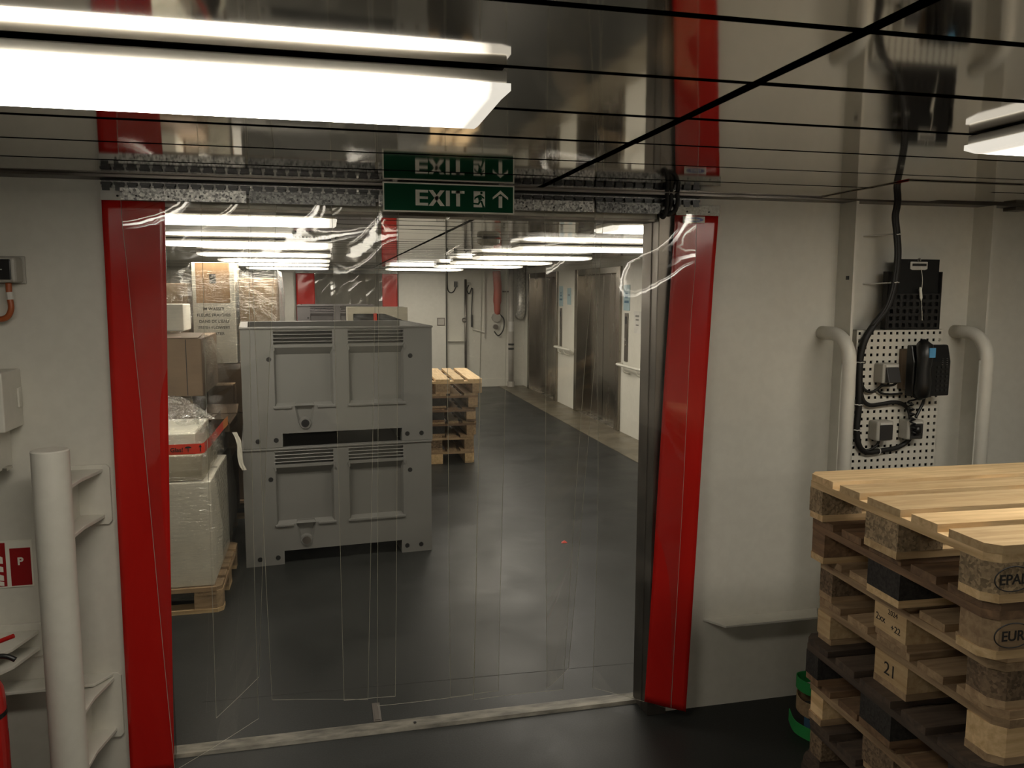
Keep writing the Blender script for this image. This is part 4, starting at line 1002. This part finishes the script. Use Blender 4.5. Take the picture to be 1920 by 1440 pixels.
for r_ in range(4):
    for c_ in range(2): mb.box(2.446+c_*.022, 2.450+c_*.022, 2.7675, 2.7725, 1.468-.0*r_+r_*.008-.012, 1.470+r_*.008-.012)
build('indicator_marks', mb, plain('key_print', (.22, .21, .19), .5), b)
h = build('handset', MB().tube([(2.342, 2.772, 1.333), (2.342, 2.752, 1.345), (2.342, 2.746, 1.385), (2.342, 2.750, 1.44), (2.344, 2.748, 1.49), (2.345, 2.754, 1.532), (2.345, 2.772, 1.547)], [.022, .032, .030, .026, .030, .033, .022], 16), BLACK, t, smooth=True)
build('blue_sticker', MB().box(2.338, 2.366, 2.7165, 2.7225, 1.492, 1.530), plain('sticker_blue', (.10, .32, .56), .4), h)
build('handset_cord', MB().tube([(2.335+.008*math.cos(k*1.3), 2.775+.008*math.sin(k*1.3), 1.352-.0035*k) for k in range(12)]+[(2.330+.0009*k+.010*math.cos(k*1.3), 2.80+.010*math.sin(k*1.3), 1.31-.0042*k) for k in range(36)], .004, 6), BLACK, t, smooth=True)
build('wall_lead', MB().tube(smooth_path([(2.40, 2.80, 1.33), (2.40, 2.81, 1.295), (2.385, 2.81, 1.265), (2.368, 2.808, 1.235)], 5), .006, 8), BLACK, t, smooth=True)
# sockets
def socket(x, z, label, tilt=0):
    t = thing('socket_box', label, 'socket', (x+.0375, 2.84, z), 0, 'socket boxes on the pegboard')
    build('base', MB().box(x, x+.078, 2.812, 2.867, z, z+.082), GREYP, t, bev=.006, seg=2)
    l = build('lid', MB().prism([(2.8115, z+.006), (2.8115, z+.066), (2.806, z+.066), (2.806-tilt, z+.006)], 'x', x+.012, x+.070), DGREY, t, bev=.0015)
    build('label_strip', MB().box(x+.012, x+.068, 2.8085, 2.8118, z+.068, z+.075), PLATEW, t)
    return t
socket(2.203, 1.380, 'grey socket box with lid ajar left of the telephone', .02)
socket(2.192, 1.142, 'grey socket box lower left on the pegboard')
socket(2.336, 1.142, 'grey socket box with the phone leads plugged in, lower right')
# cables
t = thing('cable_bundle', 'black cable bundle running from the ceiling down the pegboard', 'cable', (2.24, 2.84, 1.08))
path = [(2.262, 2.855, 2.125), (2.250, 2.845, 2.09), (2.242, 2.84, 2.05), (2.254, 2.84, 1.981), (2.264, 2.84, 1.896), (2.257, 2.84, 1.789), (2.231, 2.842, 1.692), (2.174, 2.846, 1.617), (2.138, 2.850, 1.552), (2.124, 2.853, 1.465), (2.130, 2.853, 1.29), (2.126, 2.853, 1.185), (2.142, 2.853, 1.118), (2.178, 2.853, 1.090), (2.235, 2.853, 1.092), (2.32, 2.853, 1.102), (2.362, 2.85, 1.122), (2.374, 2.84, 1.142)]
sp = smooth_path(path, 6); n = len(sp)
build('trunk', MB().tube(sp, [.0135 if i < n*.55 else .0135-.005*(i-n*.55)/(n*.45) for i in range(n)], 10), BLACKM, t, smooth=True)
build('second_cable', MB().tube(smooth_path([(p[0]-.013, p[1]-.006, p[2]) for p in path[:8]], 6), .007, 8), PLATEW if False else BLACKM, t, smooth=True)
build('branch', MB().tube(smooth_path([(2.130, 2.850, 1.36), (2.145, 2.85, 1.312), (2.178, 2.85, 1.288), (2.23, 2.85, 1.290), (2.29, 2.85, 1.296), (2.335, 2.85, 1.288), (2.362, 2.845, 1.262), (2.368, 2.83, 1.215), (2.370, 2.806, 1.19)], 5), .0085, 8), BLACKM, t, smooth=True)
build('branch', MB().tube(smooth_path([(2.132, 2.852, 1.40), (2.146, 2.852, 1.360), (2.175, 2.852, 1.342), (2.205, 2.852, 1.348), (2.222, 2.845, 1.365), (2.228, 2.84, 1.384)], 5), .0055, 8), BLACKM, t, smooth=True)
build('branch', MB().tube(smooth_path([(2.265, 2.80, 1.392), (2.255, 2.81, 1.374), (2.225, 2.84, 1.368), (2.215, 2.852, 1.352), (2.235, 2.852, 1.335), (2.28, 2.852, 1.330), (2.33, 2.85, 1.332)], 5), .0045, 8), BLACKM, t, smooth=True)
build('branch', MB().tube(smooth_path([(2.165, 2.85, 1.096), (2.20, 2.848, 1.104), (2.222, 2.845, 1.122), (2.226, 2.84, 1.145)], 5), .0055, 8), BLACKM, t, smooth=True)
build('plug', MB().tube([(2.372, 2.806, 1.20), (2.374, 2.797, 1.17)], [.019, .015], 10), BLACK, t, smooth=True)
for k in (3, 5, 9, 10, 11, 14):
    p = path[k]
    build('cable_tie', MB().tube([(p[0]+.0165*math.cos(a*math.pi/6), p[1]+.0165*math.sin(a*math.pi/6), p[2]+(.002 if a % 2 else 0)) for a in range(13)], .0022, 6) if k != 14 else MB().tube([(p[0], p[1]+.0145*math.cos(a*math.pi/6), p[2]+.0145*math.sin(a*math.pi/6)) for a in range(13)], .0022, 6), PLATEW, t)
for (xx, zz) in ((2.20, 1.981), (2.21, 1.785)):
    build('tie_stud', MB().tube([(xx-.02, 2.949, zz), (xx, 2.93, zz), (2.255, 2.842, zz+.004)], .003, 6), PLATEW, t)
# small things
tag(build('wall_tag', MB().box(2.0595, 2.0648, 2.868, 2.882, 1.80, 1.815), DGREY), 'tiny dark tag on the stiffener beside the guard rail', 'tag')
t = thing('lashing_strap', 'green and blue lashing strap heaped beside the pallet stack', 'strap', (1.86, 2.70, 0))
def ribbon(name, pts, wd, mat, th=.003):
    sp = smooth_path(pts, 6); mb = MB()
    for i in range(len(sp)-1):
        a, b = sp[i], sp[i+1]
        dn = Vector((b.y-a.y, a.x-b.x, 0)); dn = dn.normalized()*th if dn.length > 1e-6 else Vector((th, 0, 0))
        u = Vector((0, 0, wd))
        mb.add([a, b, b+u, a+u, a+dn, b+dn, b+u+dn, a+u+dn], [(0, 1, 2, 3), (7, 6, 5, 4), (0, 4, 5, 1), (3, 2, 6, 7)])
    return build(name, mb, mat, t, smooth=False)
ribbon('green_webbing', [(1.93, 2.78, .150), (1.85, 2.77, .152), (1.835, 2.72, .150), (1.87, 2.68, .14), (1.93, 2.69, .13)], .05, GSTRAP)
ribbon('green_webbing', [(1.80, 2.74, .02), (1.79, 2.68, .002), (1.815, 2.60, .002), (1.86, 2.53, .002), (1.92, 2.52, .002)], .05, GSTRAP)
ribbon('brown_webbing', [(1.93, 2.76, .075), (1.86, 2.77, .075), (1.825, 2.72, .07), (1.84, 2.66, .065), (1.93, 2.64, .06)], .06, W_MID['x'])
ribbon('blue_webbing', [(1.83, 2.68, .01), (1.85, 2.62, .005), (1.90, 2.58, .003), (1.95, 2.58, .003)], .055, BSTRAP)
build('yellow_tag', MB().prism([(1.862, .04), (1.90, .05), (1.905, .005), (1.885, .005)], 'y', 2.573, 2.576), YSTRAP, t)
build('ratchet', MB().box(1.87, 1.95, 2.62, 2.68, .0, .05), BLACKM, t, bev=.005)
tag(build('red_scrap', MB().add([(1.57, 5.20, .002), (1.615, 5.205, .002), (1.60, 5.235, .012), (1.575, 5.23, .002), (1.59, 5.215, .010)], [(0, 1, 4), (1, 2, 4), (2, 3, 4), (3, 0, 4), (0, 3, 2, 1)]), TAPE), 'tiny red scrap lying on the corridor floor', 'scrap')
tag(build('floor_latch', MB().box(.154, .186, 3.13, 3.28, 0, .004).box(.160, .180, 3.14, 3.27, .004, .006), STEELD, bev=.001), 'small dark steel floor latch plate just behind the threshold', 'latch')
tag(build('ceiling_fitting', MB().box(2.86, 2.93, 2.88, 2.948, 2.098, 2.113), STEELD, bev=.002), 'small dark fitting where ceiling meets bulkhead at right edge', 'fitting')
